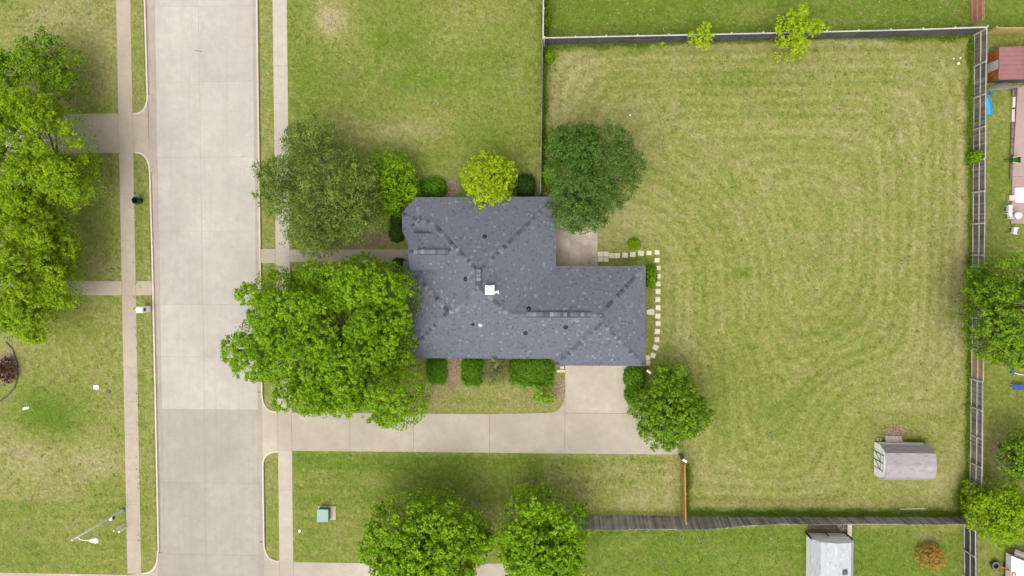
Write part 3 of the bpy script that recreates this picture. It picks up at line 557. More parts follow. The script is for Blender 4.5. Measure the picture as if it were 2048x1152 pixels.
# faces: (eave start, eave end, plan polygon); eave runs with the roof on its left
e2 = lambda x, y: (x, y)
tN = min(H_, (mn-ms)/2)
an = (mr, mn-H_); as_ = (mr, ms+H_)
gh = (ge-gw)/2
hW = (wn-ms)/2; hE = (en-ms)/2; hB = (mn-bs)/2
apexB = (bw+hB*0.86, br)
faces = [
 ((me_, mn), (mw, mn), [(hx(832), mn), (me_, mn), an, (mw+hB, br)]),                               # main north
 ((me_, mn), (mw, mn), [(hx(832), mn), (mw+hB, br), apexB]),                                   # bay north
 ((mw, ms), (me_, ms), [(mw, ms), (me_, ms), as_]),                                            # main south
 ((me_, ms), (me_, mn), [(me_, ms), (me_, mn), an, as_]),                                      # main east
 ((mw, mn), (mw, ms), [(mw, ms), (mw, bs), (mw+hB, br), an, as_]),                                 # main west
 ((ww, wn), (ww, ms), [(ww, ms), (ww, wn), (ww+hW, wr)]),                                      # west wing end
 ((mr, wn), (ww, wn), [(ww, wn), (mw, wn), (mw+hW, wr), (ww+hW, wr)]),                         # west wing north
 ((ww, ms), (mr, ms), [(ww, ms), (mw, ms), (mw+hW, wr), (ww+hW, wr)]),                         # west wing south
 ((ge, en), (gw, en), [(me_, en), (ge, en), (ge-hE, er), (me_-hE, er)]),          # east wing north
 ((mr, ms), (ge, ms), [(me_, ms), (gr, ms), (gr, er), (me_-hE, er)]),                          # east wing south
 ((ge, gs), (ge, en), [(ge, gs), (ge, en), (gr, en-gh), (gr, gs+gh)]),                         # garage east
 ((gw, gs), (ge, gs), [(gw, gs), (ge, gs), (gr, gs+gh)]),                                      # garage south
 ((gw, en), (gw, gs), [(gw, gs), (gw, ms-0.02), (gr, er), (gr, gs+gh)]),                       # garage west
 ((bw, bs), (mr, bs), [(mw, bs), (mw+hB, br), apexB]),                                         # bay south
]
def roof_face(mbs, deck, e0, e1, poly, zf=None, seed=0, rowh=0.14, wmin=0.10, wmax=0.20, bury=True, pitch=PITCH, ze=ZE):
    r = random.Random(seed); u = Vector((e1[0]-e0[0], e1[1]-e0[1])).normalized(); n = Vector((-u.y, u.x)); o = Vector(e0)
    loc = [((Vector(p)-o).dot(u), (Vector(p)-o).dot(n)) for p in poly]
    zf = zf or (lambda t: ze+pitch*t)
    wp = lambda s, t, dz: (o.x+u.x*s+n.x*t, o.y+u.y*s+n.y*t, zf(t)+dz)
    top = [wp(s, t, 0) for s, t in loc]
    deck.add(top+[(a, b, c-0.05) for a, b, c in top], [tuple(range(len(top)))]+[(i, (i+1) % len(top), len(top)+(i+1) % len(top), len(top)+i) for i in range(len(top))])
    s0, s1 = min(a for a, b in loc), max(a for a, b in loc); t0, t1 = min(b for a, b in loc), max(b for a, b in loc)
    k = 0; t = t0
    while t < t1:
        s = s0-r.uniform(0, 0.3)
        while s < s1:
            wd = r.uniform(wmin, wmax); th = r.choice((0.012, 0.016, 0.026))
            q = clip_convex([(s+.003, t), (s+wd-.003, t), (s+wd-.003, t+rowh), (s+.003, t+rowh)], loc)
            if q:
                zz = [wp(a, b, 0.004+th*(1-(b-t)/rowh)) for a, b in q]
                if not bury or any(z > ZR(x, y)-0.04 for x, y, z in zz):
                    m_ = len(q); mbs.add(zz+[(x, y, z-0.03) for x, y, z in zz], [tuple(range(m_))]+[(i, m_+i, m_+(i+1) % m_, (i+1) % m_) for i in range(m_)])
            s += wd
        t += rowh; k += 1
sh = MB(); deck = MB()
for i, (a, b, p) in enumerate(faces): roof_face(sh, deck, a, b, p, seed=i)
# bay end facets
zA = ZE+PITCH*hB
for i, (a, b) in enumerate([((hx(832), mn), (bw, hy(425))), ((bw, hy(425)), (bw, hy(461))), ((bw, hy(461)), (mw, bs))]):
    u = Vector((b[0]-a[0], b[1]-a[1])).normalized(); n = Vector((-u.y, u.x)); dA = (Vector(apexB)-Vector(a)).dot(n)
    roof_face(sh, deck, a, b, [a, b, apexB], zf=(lambda t, d=dA: ZE+(zA-ZE)*t/d), seed=30+i, bury=False)
roofo = deck.build('roof', M['trim'], house)
def as_stuff(o): o['kind'] = 'stuff'; return o
as_stuff(sh.build('shingle', M['shingle'], roofo))
# raised porch gable
kw, kn, ks = P(820, 500, 4.0)[0], P(830, 467, 4.0)[1], P(830, 540.5, 4.0)[1]; kr = (kn+ks)/2; kd = 60/25.0*0.98; zk = ZE+PITCH*kd
kx1 = mw+kd; kx2 = kx1+(kn-ks)/2
gd = MB(); gsx = MB()
zk_f = lambda t: zk+PITCH*t
roof_face(gsx, gd, (kx2, kn), (kw, kn), [(kw, kn), (kx1+.1, kn), (kx2+.1, kr), (kw, kr)], zf=zk_f, seed=51, bury=False)
roof_face(gsx, gd, (kw, ks), (kx2, ks), [(kw, ks), (kx1+.1, ks), (kx2+.1, kr), (kw, kr)], zf=zk_f, seed=52, bury=False)
pg = gd.build('porch_roof', M['trim'], house); as_stuff(gsx.build('shingle', M['shingle'], pg))
zkr = zk+PITCH*(kn-kr)
mb = MB(); mb.prism([(kw+0.35, ks+0.3), (mw+2.0, ks+0.3), (mw+2.0, kn-0.3), (kw+0.35, kn-0.3)], 0, zk-0.02)
mb.add([(kw+0.35, ks+0.3, zk-.02), (kw+0.35, kn-0.3, zk-.02), (kw+0.35, kr, zkr-0.22), (kw+0.6, ks+0.3, zk-.02), (kw+0.6, kn-0.3, zk-.02), (kw+0.6, kr, zkr-0.22)], [(0, 2, 1), (3, 4, 5), (0, 3, 5, 2), (1, 2, 5, 4)])
mb.build('porch_wall', M['brick'], house)
for y_ in (ks, kn): MB().obox(((kw+kx1)/2, y_+(0.02 if y_ == ks else -0.02), zk-0.085), (1, 0, 0), kx1-kw, (0, 1, 0), 0.05, (0, 0, 1), 0.14).build('fascia', M['trim'], pg)
dr = MB().box(kw+0.28, kw+0.348, kr-0.55, kr+0.55, 0.1, 2.3).build('door', M['deckwood'], house)
MB().lathe((kw+0.25, kr-0.42, 1.1), [(0.03, -0.03), (0.04, 0), (0.02, 0.03)], 8, 'X').build('handle', M['metal'], dr)
# garage door, windows
gd_ = MB()
gx0, gx1 = P(1136, 733)[0], P(1258, 733)[0]; gyw = gs+0.42
dr = MB().box(gx0, gx1, gyw-0.06, gyw+0.02, 0.03, 2.2).build('garage_door', M['white'], house)
for k in range(4): MB().box(gx0+0.03, gx1-0.03, gyw-0.085, gyw-0.062, 0.08+k*0.53, 0.55+k*0.53).build('panel', M['white'], dr)
def window(c, u, n, wd=1.3, ht=1.3, z=0.9):
    f = MB().obox((c[0]+n[0]*.02, c[1]+n[1]*.02, z+ht/2), (*u, 0), wd+.14, (*n, 0), .06, (0, 0, 1), ht+.14).build('window', M['white'], house)
    MB().obox((c[0]+n[0]*.06, c[1]+n[1]*.06, z+ht/2), (*u, 0), wd, (*n, 0), .03, (0, 0, 1), ht).build('pane', M['glass'], f)
for px in (870, 940, 1050): window((P(px, 700)[0], ms+0.42), (1, 0), (0, -1))
for px in (900, 1080): window((P(px, 400)[0], mn-0.42), (1, 0), (0, 1))
window((ge-0.42, hy(585)), (0, 1), (1, 0)); window((ww+0.42, hy(600)), (0, 1), (-1, 0), 1.6, 1.5, .7); window((bw+0.42, hy(443)), (0, 1), (-1, 0), 0.9, 1.5, .7); window((me_-0.42, hy(470)), (0, 1), (1, 0), 1.8, 2.0, .1)
# ridge caps, one by one
cm = MB(); L2, Wd = 0.17, 0.15
cm.add([(-L2, -Wd, -0.075), (-L2, 0, 0.012), (-L2, Wd, -0.075), (L2, -Wd, -0.055), (L2, 0, 0.034), (L2, Wd, -0.055), (-L2, -Wd, -0.13), (-L2, Wd, -0.13), (L2, -Wd, -0.11), (L2, Wd, -0.11)],
       [(0, 3, 4, 1), (1, 4, 5, 2), (3, 8, 9, 5, 4), (0, 6, 8, 3), (2, 5, 9, 7), (0, 1, 2, 7, 6)])
cme = cm.mesh('ridge_cap'); cme.materials.append(M['cap'])
rc = random.Random(5)
def caps(a, b, step=0.25, par=None, flat=1.0):
    a, b = Vector(a), Vector(b); d = b-a; n = max(1, int((d.length-.1)/step)); d.normalize()
    side = d.cross(Vector((0, 0, 1))).normalized(); up = side.cross(d).normalized()
    for k in range(n):
        c = a+d*(step*(k+0.5)+.13)
        mx = Matrix((d, -side, up)).transposed().to_4x4(); mx = Matrix.Translation(c+up*0.03)@mx@Matrix.Rotation(R(rc.uniform(-1.5, 1.5)), 4, 'Z')@Matrix.Diagonal((1, rc.uniform(.9, 1.05), flat, 1))
        piece('ridge_cap', cme, par or roofo, mx)
def v3(p, h): return (p[0], p[1], ZE+PITCH*h)
for c_, t_, h_ in [((mw, mn), an, H_), ((me_, mn), an, H_), ((me_, ms), as_, H_), ((mw, ms), as_, H_)]:
    pass
caps(v3((mw+hB, mn-hB), hB), v3(an, H_), flat=.8)                      # main NW hip, above the bay
caps(v3((me_, mn), 0), v3(an, H_), flat=.8)
q_ = H_-(hE+0.1); caps(v3((me_-hE, er), hE), v3(as_, H_), flat=.8)
caps(v3((mw+hW, wr), hW), v3(as_, H_), flat=.8)
caps(v3(as_, H_), v3((mr, as_[1]+0.6), H_)); caps(v3((mr, an[1]-0.35), H_), v3(an, H_))
caps(v3((ww, ms), 0), v3((ww+hW, wr), hW), flat=.8); caps(v3((ww, wn), 0), v3((ww+hW, wr), hW), flat=.8); caps(v3((ww+hW, wr), hW), v3((mw+hW, wr), hW))
caps(v3((ge, gs), 0), v3((gr, gs+gh), gh), flat=.8); caps(v3((gw, gs), 0), v3((gr, gs+gh), gh), flat=.8); caps(v3((ge, en), 0), v3((gr, en-gh), gh), flat=.8); caps(v3((gr, gs+gh), gh), v3((gr, en-gh), gh))
vx0, vx1 = P(1052, 626, 5.0)[0], P(1182, 626, 5.0)[0]
caps(v3((me_-hE, er), hE), v3((vx0, er), hE)); caps(v3((vx1, er), hE), v3((gr, er), hE))
for a, b in (((hx(832), mn), apexB), ((bw, hy(425)), apexB), ((bw, hy(461)), apexB)): caps((a[0], a[1], ZE), (*apexB, zA), flat=.8)
caps((*apexB, zA), (mw+hB, br, zA))
kv0, kv1 = P(834, 502, 5.0)[0], P(897, 502, 5.0)[0]
caps((kw, kr, zkr), (kv0, kr, zkr), par=pg); caps((kv1, kr, zkr), (kx2, kr, zkr), par=pg)
vm_ = MB(); vm_.add([(-.125, -.16, .03), (-.125, 0, .075), (-.125, .16, .03), (.125, -.16, .04), (.125, 0, .085), (.125, .16, .04), (-.125, -.16, -.0), (-.125, .16, -.0), (.125, -.16, .01), (.125, .16, .01)], [(0, 3, 4, 1), (1, 4, 5, 2), (3, 8, 9, 5, 4), (0, 6, 8, 3), (2, 5, 9, 7), (0, 1, 2, 7, 6)])
vme = vm_.mesh('vent_cap'); vme.materials.append(M['cap'])
def ridge_vent(a, b, par):
    a, b = Vector(a), Vector(b); d = (b-a).normalized(); s = Vector((-d.y, d.x, 0)); L = (b-a).length
    v = MB().obox((a+b)/2+Vector((0, 0, 0.015)), d, L, s, 0.44, (0, 0, 1), 0.10).build('ridge_vent', M['black'], house)
    n = int(L/0.25)
    for k in range(n):
        c = a+d*(L*(k+0.5)/n)+Vector((0, 0, 0.05)); piece('vent_cap', vme, v, Matrix.Translation(c)@Matrix((d, s, Vector((0, 0, 1)))).transposed().to_4x4())
ridge_vent((vx0, er, ZE+PITCH*hE), (vx1, er, ZE+PITCH*hE), roofo)
ridge_vent((mr, P(963, 571, 6)[1], ZE+PITCH*H_), (mr, P(963, 538, 6)[1], ZE+PITCH*H_), roofo)
ridge_vent((kv0, kr, zkr), (kv1, kr, zkr), pg)
# pipes and chimney
for px, py, s in [(968, 474, 1), (933, 558, 1), (944, 650, .7), (1050, 668, 1), (1132, 656, 1), (1057, 619, 1), (959, 651, .9)]:
    x, y = P(px, py, 5); z = ZR(x, y)
    pp = MB().lathe((x, y, z), [(0.20*s, -0.06), (0.17*s, 0.02), (0.07*s, 0.12)], 12).build('vent_flashing', M['black'] if px != 959 else M['metal'], house)
    MB().lathe((x, y, z), [(0.055*s, 0.0), (0.055*s, 0.34), (0.04*s, 0.35), (0.04*s, 0.3)], 10).build('pipe', M['charcoal'] if px != 959 else M['lampwhite'], pp)
x, y = P(979, 580, 6.3); zc = ZR(x, y)
ch = MB().box(x-.29, x+.29, y-.29, y+.29, zc-1.0, zc+.55).build('chimney', M['white'], house)
MB().box(x-.34, x+.34, y-.34, y+.34, zc+.551, zc+.62).build('chimney_cap', M['white'], ch, bevel=.01)
MB().lathe((x, y, zc+.62), [(.24, 0), (.24, .12), (.30, .13), (.26, .19), (.02, .24)], 20).build('flue_cowl', M['lampwhite'], ch, smooth=False)
bx, by = P(996, 586, 6.3); MB().tube([(x+.3, y-.2, zc+.5), (bx, by+.1, zc+.5), (bx, by-.05, zc+.42)], .07, 8).build('flue_elbow', M['white'], ch)
# pale brick ledge at the garage corner
o = root('brick_pile', (*P(1120, 741), 0), 'small stack of pale bricks by the garage corner', 'bricks')
for px, py, z in ((1124, 735, 0), (1117, 742, 0), (1126, 742, 0), (1121, 741, .10)):
    c = P(px, py); MB().box(c[0]-.16, c[0]+.16, c[1]-.11, c[1]+.11, z, z+.1).build('brick', M['block'], o, bevel=.01)

# ------------------------------------------------------------------ sheds
def gambrel_shed(name, label, W0, W1, axis, x0, L, ze, zb, zr, inset, roofmat, seed, ov=0.10):
    """axis 'X': ridge runs along x, W0..W1 are y walls; axis 'Y': ridge runs along -y from x0"""
    mid = (W0+W1)/2
    if axis == 'X': T = lambda a, b, z: (x0+a, b, z)
    else: T = lambda a, b, z: (b, x0-a, z)
    ctr = T(L/2, mid, 0); r_ = root(name, ctr, label, 'shed')
    prof = [(W0, ze), (W0+inset, zb), (mid, zr), (W1-inset, zb), (W1, ze)]
    mb = MB(); n = 7; ring = [(W0, 0.08)]+prof+[(W1, 0.08)]
    mb.add([T(0, b, z) for b, z in ring]+[T(L, b, z) for b, z in ring], [tuple(range(n)), tuple(range(2*n-1, n-1, -1))]+[(i, n+i, n+(i+1) % n, (i+1) % n) for i in range(n)])
    wall_ = mb.build('wall', M['white'], r_)
    po = [(W0-ov, ze-ov*1.2), (W0+inset-.03, zb+.03), (mid, zr+.04), (W1-inset+.03, zb+.03), (W1+ov, ze-ov*1.2)]
    rf = MB(); a0, a1 = -0.06, L+0.06
    rf.add([T(a, b, z) for a in (a0, a1) for b, z in po]+[T(a, b, z-.05) for a in (a0, a1) for b, z in po],
           [(i, i+1, 6+i, 5+i) for i in range(4)]+[(10+i, 15+i, 16+i, 11+i) for i in range(4)]+[(i, 10+i, 11+i, i+1) for i in range(4)]+[(5+i, 6+i, 16+i, 15+i) for i in range(4)]+[(0, 5, 15, 10), (4, 14, 19, 9)])
    ro = rf.build('roof', M[roofmat], r_)
    sh_ = MB(); rr = random.Random(seed)
    for i in range(4):
        (b0, z0), (b1, z1) = po[i], po[i+1]
        if i >= 2: (b0, z0), (b1, z1) = (b1, z1), (b0, z0)
        ln = math.hypot(b1-b0, z1-z0); rows = max(2, round(ln/0.14)); db, dz = (b1-b0)/rows, (z1-z0)/rows
        nb, nz = -dz, db
        if nz < 0: nb, nz = -nb, -nz
        k = math.hypot(nb, nz); nb, nz = nb/k, nz/k
        for j in range(rows):
            a = a0-rr.uniform(0, .2)
            while a < a1:
                wd = rr.uniform(.2, .4); c0_, c1_ = max(a, a0), min(a+wd-.004, a1); a += wd
                if c1_-c0_ < .03: continue
                th = rr.choice((.010, .014))
                lo = (b0+db*j, z0+dz*j); hi = (b0+db*(j+1), z0+dz*(j+1))
                vs = [T(c0_, lo[0]+nb*th, lo[1]+nz*th), T(c1_, lo[0]+nb*th, lo[1]+nz*th), T(c1_, hi[0]+nb*.003, hi[1]+nz*.003), T(c0_, hi[0]+nb*.003, hi[1]+nz*.003), T(c0_, lo[0]-nb*.01, lo[1]-nz*.01), T(c1_, lo[0]-nb*.01, lo[1]-nz*.01)]
                sh_.add(vs, [(0, 1, 2, 3), (0, 4, 5, 1), (1, 5, 2), (0, 3, 4)])
    as_stuff(sh_.build('shingle', M[roofmat], ro))
    return r_, T
a = P(1748, 883.4); b = P(1747.5, 947.6)
s1, T1 = gambrel_shed('garden_shed', 'white barn shed with brownish grey gambrel roof in the mown yard', b[1], a[1], 'X', a[0], 3.62, 1.38, 2.28, 2.50, 0.36, 'shedroof', 3)
yc = P(1748, 915)[1]; dy = 0.60
dr = MB().box(a[0]-.045, a[0]-.002, yc-dy, yc+dy, .12, 1.95).build('door', M['white'], s1)
def bar(par, p, q, th=.05, nm='door_trim', mat='greytrim'):
    p, q = Vector(p), Vector(q); d = q-p; n = Vector((1, 0, 0)); v = d.cross(n)
    MB().obox((p+q)/2, d, d.length, v, th, n, .03).build(nm, M[mat], par)
xd = a[0]-.06
for y_ in (yc-dy, yc+dy): bar(dr, (xd, y_, .12), (xd, y_, 1.95))
bar(dr, (xd, yc, .12), (xd, yc, 1.90), .08); bar(dr, (xd-.003, yc-dy, 1.95), (xd-.003, yc+dy, 1.95)); bar(dr, (xd-.003, yc-dy, 1.4), (xd-.003, yc+dy, 1.4), .05)
bar(dr, (xd-.006, yc+dy, .45), (xd-.006, yc+.04, 1.36), .05); bar(dr, (xd-.006, yc-dy, 1.36), (xd-.006, yc-.04, .45), .05)
a2 = P(1770, 872); b2 = P(1803, 883.4); rp = root('shed_ramp', (*P(1786, 878), 0), 'pale plank ramp at the side of the barn shed', 'ramp')
for k in range(5):
    x0_ = a2[0]+(b2[0]-a2[0])*k/5; x1_ = x0_+(b2[0]-a2[0])/5-.012; y0_, y1_ = P(1786, 882.5)[1], a2[1]
    MB().add([(x0_, y0_, .22), (x1_, y0_, .22), (x1_, y1_, .05), (x0_, y1_, .05), (x0_, y0_, 0), (x1_, y0_, 0), (x1_, y1_, 0), (x0_, y1_, 0)], [(0, 1, 2, 3), (4, 7, 6, 5), (0, 4, 5, 1), (1, 5, 6, 2), (2, 6, 7, 3), (3, 7, 4, 0)]).build('plank', M['palewood'], rp)
c = P(1757, 878.5); o = MB()
for s_ in (-1, 1): o.box(c[0]+s_*.11-.05, c[0]+s_*.11+.05, c[1]-.11, c[1]+.11, 0, .2)
o.box(c[0]-.06, c[0]+.06, c[1]-.11, c[1]-.08, 0.001, .199); o.box(c[0]-.06, c[0]+.06, c[1]+.08, c[1]+.11, 0.001, .199); tag(o.build('concrete_block', M['block']), 'hollow concrete block beside the barn shed ramp', 'block')

a = P(1612.2, 1065); b = P(1690, 1064.5)
s2, T2 = gambrel_shed('garden_shed', 'white barn shed with pale grey shingled roof south of the fence', a[0], b[0], 'Y', a[1], 4.9, 1.60, 2.28, 2.50, 0.42, 'shedroof2', 4)
for x_ in (a[0]-.02, b[0]+.02): MB().box(x_-.07, x_+.07, a[1]-.06, a[1]+.04, 0.02, 1.62).build('corner_trim', M['black'], s2)
dxa, dxb = P(1650, 1063)[0], P(1688, 1063)[0]
dr = MB().box(dxa, dxb, a[1]+.002, a[1]+.04, .12, .95).build('door', M['white'], s2)
for x_ in (dxa, dxb): MB().box(x_-.04, x_+.04, a[1]+.041, a[1]+.07, .1, .95).build('door_trim', M['black'], dr)
MB().box(dxa, dxb, a[1]+.041, a[1]+.065, .88, .95).build('door_trim', M['black'], dr)
vx, vy = P(1689.5, 1144, 2.4); MB().box(vx-.19, vx+.19, vy-.19, vy+.19, 2.30, 2.52).build('roof_vent', M['charcoal'], s2, bevel=.03)
o = root('wooden_deck', (*P(1655, 1055), 0), 'old brown plank deck between the fence and white shed', 'deck')
ya, yb2 = P(1650, 1047)[1], P(1650, 1063)[1]
for k in range(6):
    y_ = ya+(yb2-ya)*k/6; MB().box(P(1616, 1055)[0], P(1692, 1055)[0], y_-.10, y_, 0, .12+.01*(k % 3)).build('plank', M['deckwood'], o)
rj = random.Random(2)
o = root('scrap_timber', (*P(1682, 1052), 0.15), 'loose scrap boards lying on the brown deck', 'scrap wood')
for k in range(6):
    c = P3(1676+rj.uniform(-8, 12), 1053+rj.uniform(-5, 5), .16+.03*k); an_ = rj.uniform(0, 3); MB().obox(c, (math.cos(an_), math.sin(an_), 0), rj.uniform(.4, 1.0), (-math.sin(an_), math.cos(an_), 0), .08, (0, 0, 1), .028).build('board', M['greywood'], o)
a3, b3 = P(1694.5, 1044), P(1702.5, 1072); tag(MB().box(a3[0], b3[0], b3[1], a3[1], 0, .10).build('concrete_strip', M['stone']), 'narrow white concrete strip beside the brown deck', 'slab')

# ------------------------------------------------------------------ fences
def fence(name, label, pts, h, picks, post_step=2.4, rail_side=1, rails=(0.25, 1.0, 1.7), lean=None, railmat='railwood', postmat='railwood', pitch=0.152, cap=False, cat='fence', seed=1, alt=None, post_h=None, jit=0.03, gapy=0.0, hfun=None):
    """pts: base line in world xy; rail_side +1: rails on the left of the run"""
    rr = random.Random(seed); pts = [Vector(p) for p in pts]; par = root(name, (*((pts[0]+pts[-1])/2), 0), label, cat)
    seg = [(pts[i], pts[i+1]) for i in range(len(pts)-1)]; tot = sum((b-a).length for a, b in seg)
    def at(s):
        for a, b in seg:
            l = (b-a).length
            if s <= l+1e-6: return a+(b-a)*min(s/l, 1), (b-a).normalized()
            s -= l
        return seg[-1][1], (seg[-1][1]-seg[-1][0]).normalized()
    lf = lean or (lambda s: 0.0)           # outward lean (metres at the top, to the right of the run)
    me = MB().box(-pitch/2+.005, pitch/2-.005, -.009, .009, 0, 1).mesh('picket'); mats = {}
    n = int(tot/pitch)
    for k in range(n):
        s = (k+.5)*pitch; p, d = at(s); mt = alt(s/tot) if alt else picks
        if mt not in mats: m2 = me.copy(); m2.materials.append(M[mt]); mats[mt] = m2
        nr = Vector((d.y, -d.x)); hh = (hfun(s/tot) if hfun else h)+rr.uniform(-jit, jit); ln = lf(s/tot)+rr.uniform(-.012, .012)
        X_ = Vector((d.x, d.y, 0)); Z_ = Vector((nr.x*ln/h, nr.y*ln/h, 1)); Y_ = Z_.cross(X_).normalized()
        mx = Matrix(((X_.x, Y_.x, Z_.x*hh, p.x), (X_.y, Y_.y, Z_.y*hh, p.y), (0, Y_.z, Z_.z*hh, 0.02), (0, 0, 0, 1)))
        piece('picket', mats[mt], par, mx)
    np_ = max(1, round(tot/post_step))
    for k in range(np_+1):
        s = min(tot*k/np_, tot); p, d = at(s); nr = Vector((d.y, -d.x)); o_ = -nr*0.075*rail_side; ph = post_h or (h-.04)
        if rail_side != 0:
            MB().obox((p.x+o_.x+nr.x*lf(s/tot)*.5, p.y+o_.y+nr.y*lf(s/tot)*.5, ph/2), (d.x, d.y, 0), .09, (nr.x, nr.y, 0), .09, (nr.x*lf(s/tot)/h, nr.y*lf(s/tot)/h, 1), ph).build('post', M[postmat], par)
        if k < np_:
            s2_ = tot*(k+1)/np_; q, d2 = at(s2_)
            if rail_side != 0:
                for z in rails:
                    zz = z+rr.uniform(-.03, .03); A_ = Vector((p.x, p.y, zz))-Vector((nr.x, nr.y, 0))*.032*rail_side+Vector((nr.x, nr.y, 0))*lf(s/tot)*z/h
                    B_ = Vector((q.x, q.y, z+rr.uniform(-.03, .03)))-Vector((nr.x, nr.y, 0))*.032*rail_side+Vector((nr.x, nr.y, 0))*lf(s2_/tot)*z/h
                    MB().obox((A_+B_)/2, B_-A_, (B_-A_).length, (nr.x, nr.y, 0), .042, (0, 0, 1), .09).build('rail', M[railmat], par)
            if cap:
                A_ = Vector((p.x+nr.x*lf(s/tot), p.y+nr.y*lf(s/tot), h+.06)); B_ = Vector((q.x+nr.x*lf(s2_/tot), q.y+nr.y*lf(s2_/tot), h+.06))
                MB().obox((A_+B_)/2, B_-A_, (B_-A_).length, (nr.x, nr.y, 0), .09, (0, 0, 1), .035).build('cap_board', M[cap], par)
    return par
# north fence (runs east, dark boards face south, posts on the north side)
fence('wooden_fence', 'dark stained board fence with pale cap along the north edge of the yard', [P(1089, 90), P(1500, 81.5), P(1800, 74.5), P(1946, 69.5)], 1.95, 'darkwood', rail_side=1, cap='capwood', seed=1, post_h=2.08)
fence('wooden_fence', 'dark board fence with white cap running north from the side fence', [(P(1086.5, 92)[0], P(1087, 92)[1]), (P(1087.5, -60)[0], P(1087, -90)[1])], 1.95, 'darkwood', rail_side=-1, cap='capwood', seed=2)
fence('wooden_fence', 'thin brown board fence from the house corner to the north fence', [(P(1082, 392)[0], P(1082, 390)[1]), (P(1086, 93)[0], P(1086, 94)[1])], 1.75, 'brownwood', rail_side=1, seed=3, railmat='brownwood', postmat='brownwood')
# east fence: rails face the yard
alt_ = lambda f: 'brownwood'
yE = [P(1948.5, 71), P(1946, 300), P(1944.5, 500), P(1943, 696)]
fence('wooden_fence', 'weathered grey fence with bleached rails along the east edge, north run', yE, 1.86, 'brownwood', rail_side=-1, rails=(.12, .98, 1.76), seed=4, pitch=.156)
fence('fence_panel', 'single newer tan panel set into the weathered east fence', [P(1942.5, 697), P(1942, 756)], 1.86, 'newwood', rail_side=-1, rails=(.12, .98, 1.76), seed=5, cat='fence panel', railmat='palewood', postmat='palewood')
fence('wooden_fence', 'weathered grey fence with bleached rails along the east edge, south of the tan panel', [P(1941.5, 757), P(1940.5, 900), P(1937, 1034)], 1.86, 'brownwood', rail_side=-1, rails=(.12, .98, 1.76), seed=6, pitch=.156)
fence('wooden_fence', 'dark fence with pale rails running south beside the orange shrub', [P(1928, 1047), P(1928, 1200)], 1.86, 'darkwood', rail_side=-1, rails=(.12, .98, 1.76), seed=7)
# south fence runs west -> east, leaning outwards at its west end
ln_ = lambda f: 0.52*max(0, 1-max(0, f-.28)/.24)**1.0 if f > .28 else .52
fence('wooden_fence', 'leaning weathered grey board fence along the south edge of the yard', [P(1150, 1030), P(1365, 1031.5), P(1600, 1033), P(1926, 1033)], 1.80, 'greywood', rail_side=-1, lean=ln_, seed=8, railmat='greywood', postmat='greywood', jit=.05, hfun=lambda f: 1.80+.12*math.sin(f*23))
# new cedar run
fence('cedar_fence', 'new orange cedar fence dividing the front lawn from the yard', [P(1361.5, 917), P(1363.5, 1033)], 1.83, 'cedar', rail_side=1, seed=9, railmat='cedar', postmat='cedar', cap='cedar')
fence('red_fence', 'faded red board fence behind the corner of the yard', [P(1941, -40), P(1941, 52)], 1.9, 'redwood', rail_side=-1, rails=(.25, 1.0, 1.7), seed=10, railmat='redwood', postmat='redwood')
fence('yellow_fence', 'new yellow pine board fence behind the faded red shed', [P(1968, 69), P(2100, 69)], 1.85, 'yellowwood', rail_side=1, seed=11, railmat='yellowwood', postmat='yellowwood')
def gate_post(px, py, label, ang):
    c = P(px, py); r_ = root('gate_post', (*c, 0), label, 'gate post'); d = (math.cos(R(ang)), math.sin(R(ang)), 0); v = (-d[1], d[0], 0)
    MB().obox((*c, .9), d, .34, v, .14, (0, 0, 1), 1.8).build('post', M['charcoal'], r_, bevel=.01)
    MB().obox((*c, 1.83), d, .38, v, .18, (0, 0, 1), .05).build('post_cap', M['metal'], r_, bevel=.01)
gate_post(1361.5, 910, 'dark metal gate post at the end of the cedar fence', -35)
gate_post(1292, 737, 'dark metal gate post at the garage corner', -35)
# picket scrap on the north fence
c = P3(1176, 86, .0); tag(MB().obox((c.x, c.y-.05, .6), (1, 0, 0), .10, (0, 1, 0), .03, (0.15, .04, 1), .75).build('loose_board', M['capwood']), 'short white board leaning on the dark north fence', 'board')

# ------------------------------------------------------------------ vegetation
def leaf_mesh(name, centers, normals, size, rng, mat, asp=0.55):
    n = len(centers); nr = normals/np.maximum(np.linalg.norm(normals, axis=1, keepdims=True), 1e-6)
    t = rng.normal(size=(n, 3)); t -= (t*nr).sum(1, keepdims=True)*nr; t /= np.linalg.norm(t, axis=1, keepdims=True); b = np.cross(nr, t)
    s = (size*rng.uniform(.65, 1.3, n))[:, None]
    v = np.stack([centers-t*s*.5, centers+b*s*asp*.5-nr*s*.10, centers+t*s*.5, centers-b*s*asp*.5-nr*s*.10], 1).reshape(-1, 3)
    me = bpy.data.meshes.new(name); me.vertices.add(len(v)); me.vertices.foreach_set('co', v.astype(np.float32).ravel())
    f = np.arange(4*n, dtype=np.int32); me.loops.add(4*n); me.loops.foreach_set('vertex_index', f); me.polygons.add(n)
    me.polygons.foreach_set('loop_start', np.arange(n, dtype=np.int32)*4); me.update(calc_edges=True); me.materials.append(mat); return me
def sph(rng, n):
    d = rng.normal(size=(n, 3)); return d/np.linalg.norm(d, axis=1, keepdims=True)
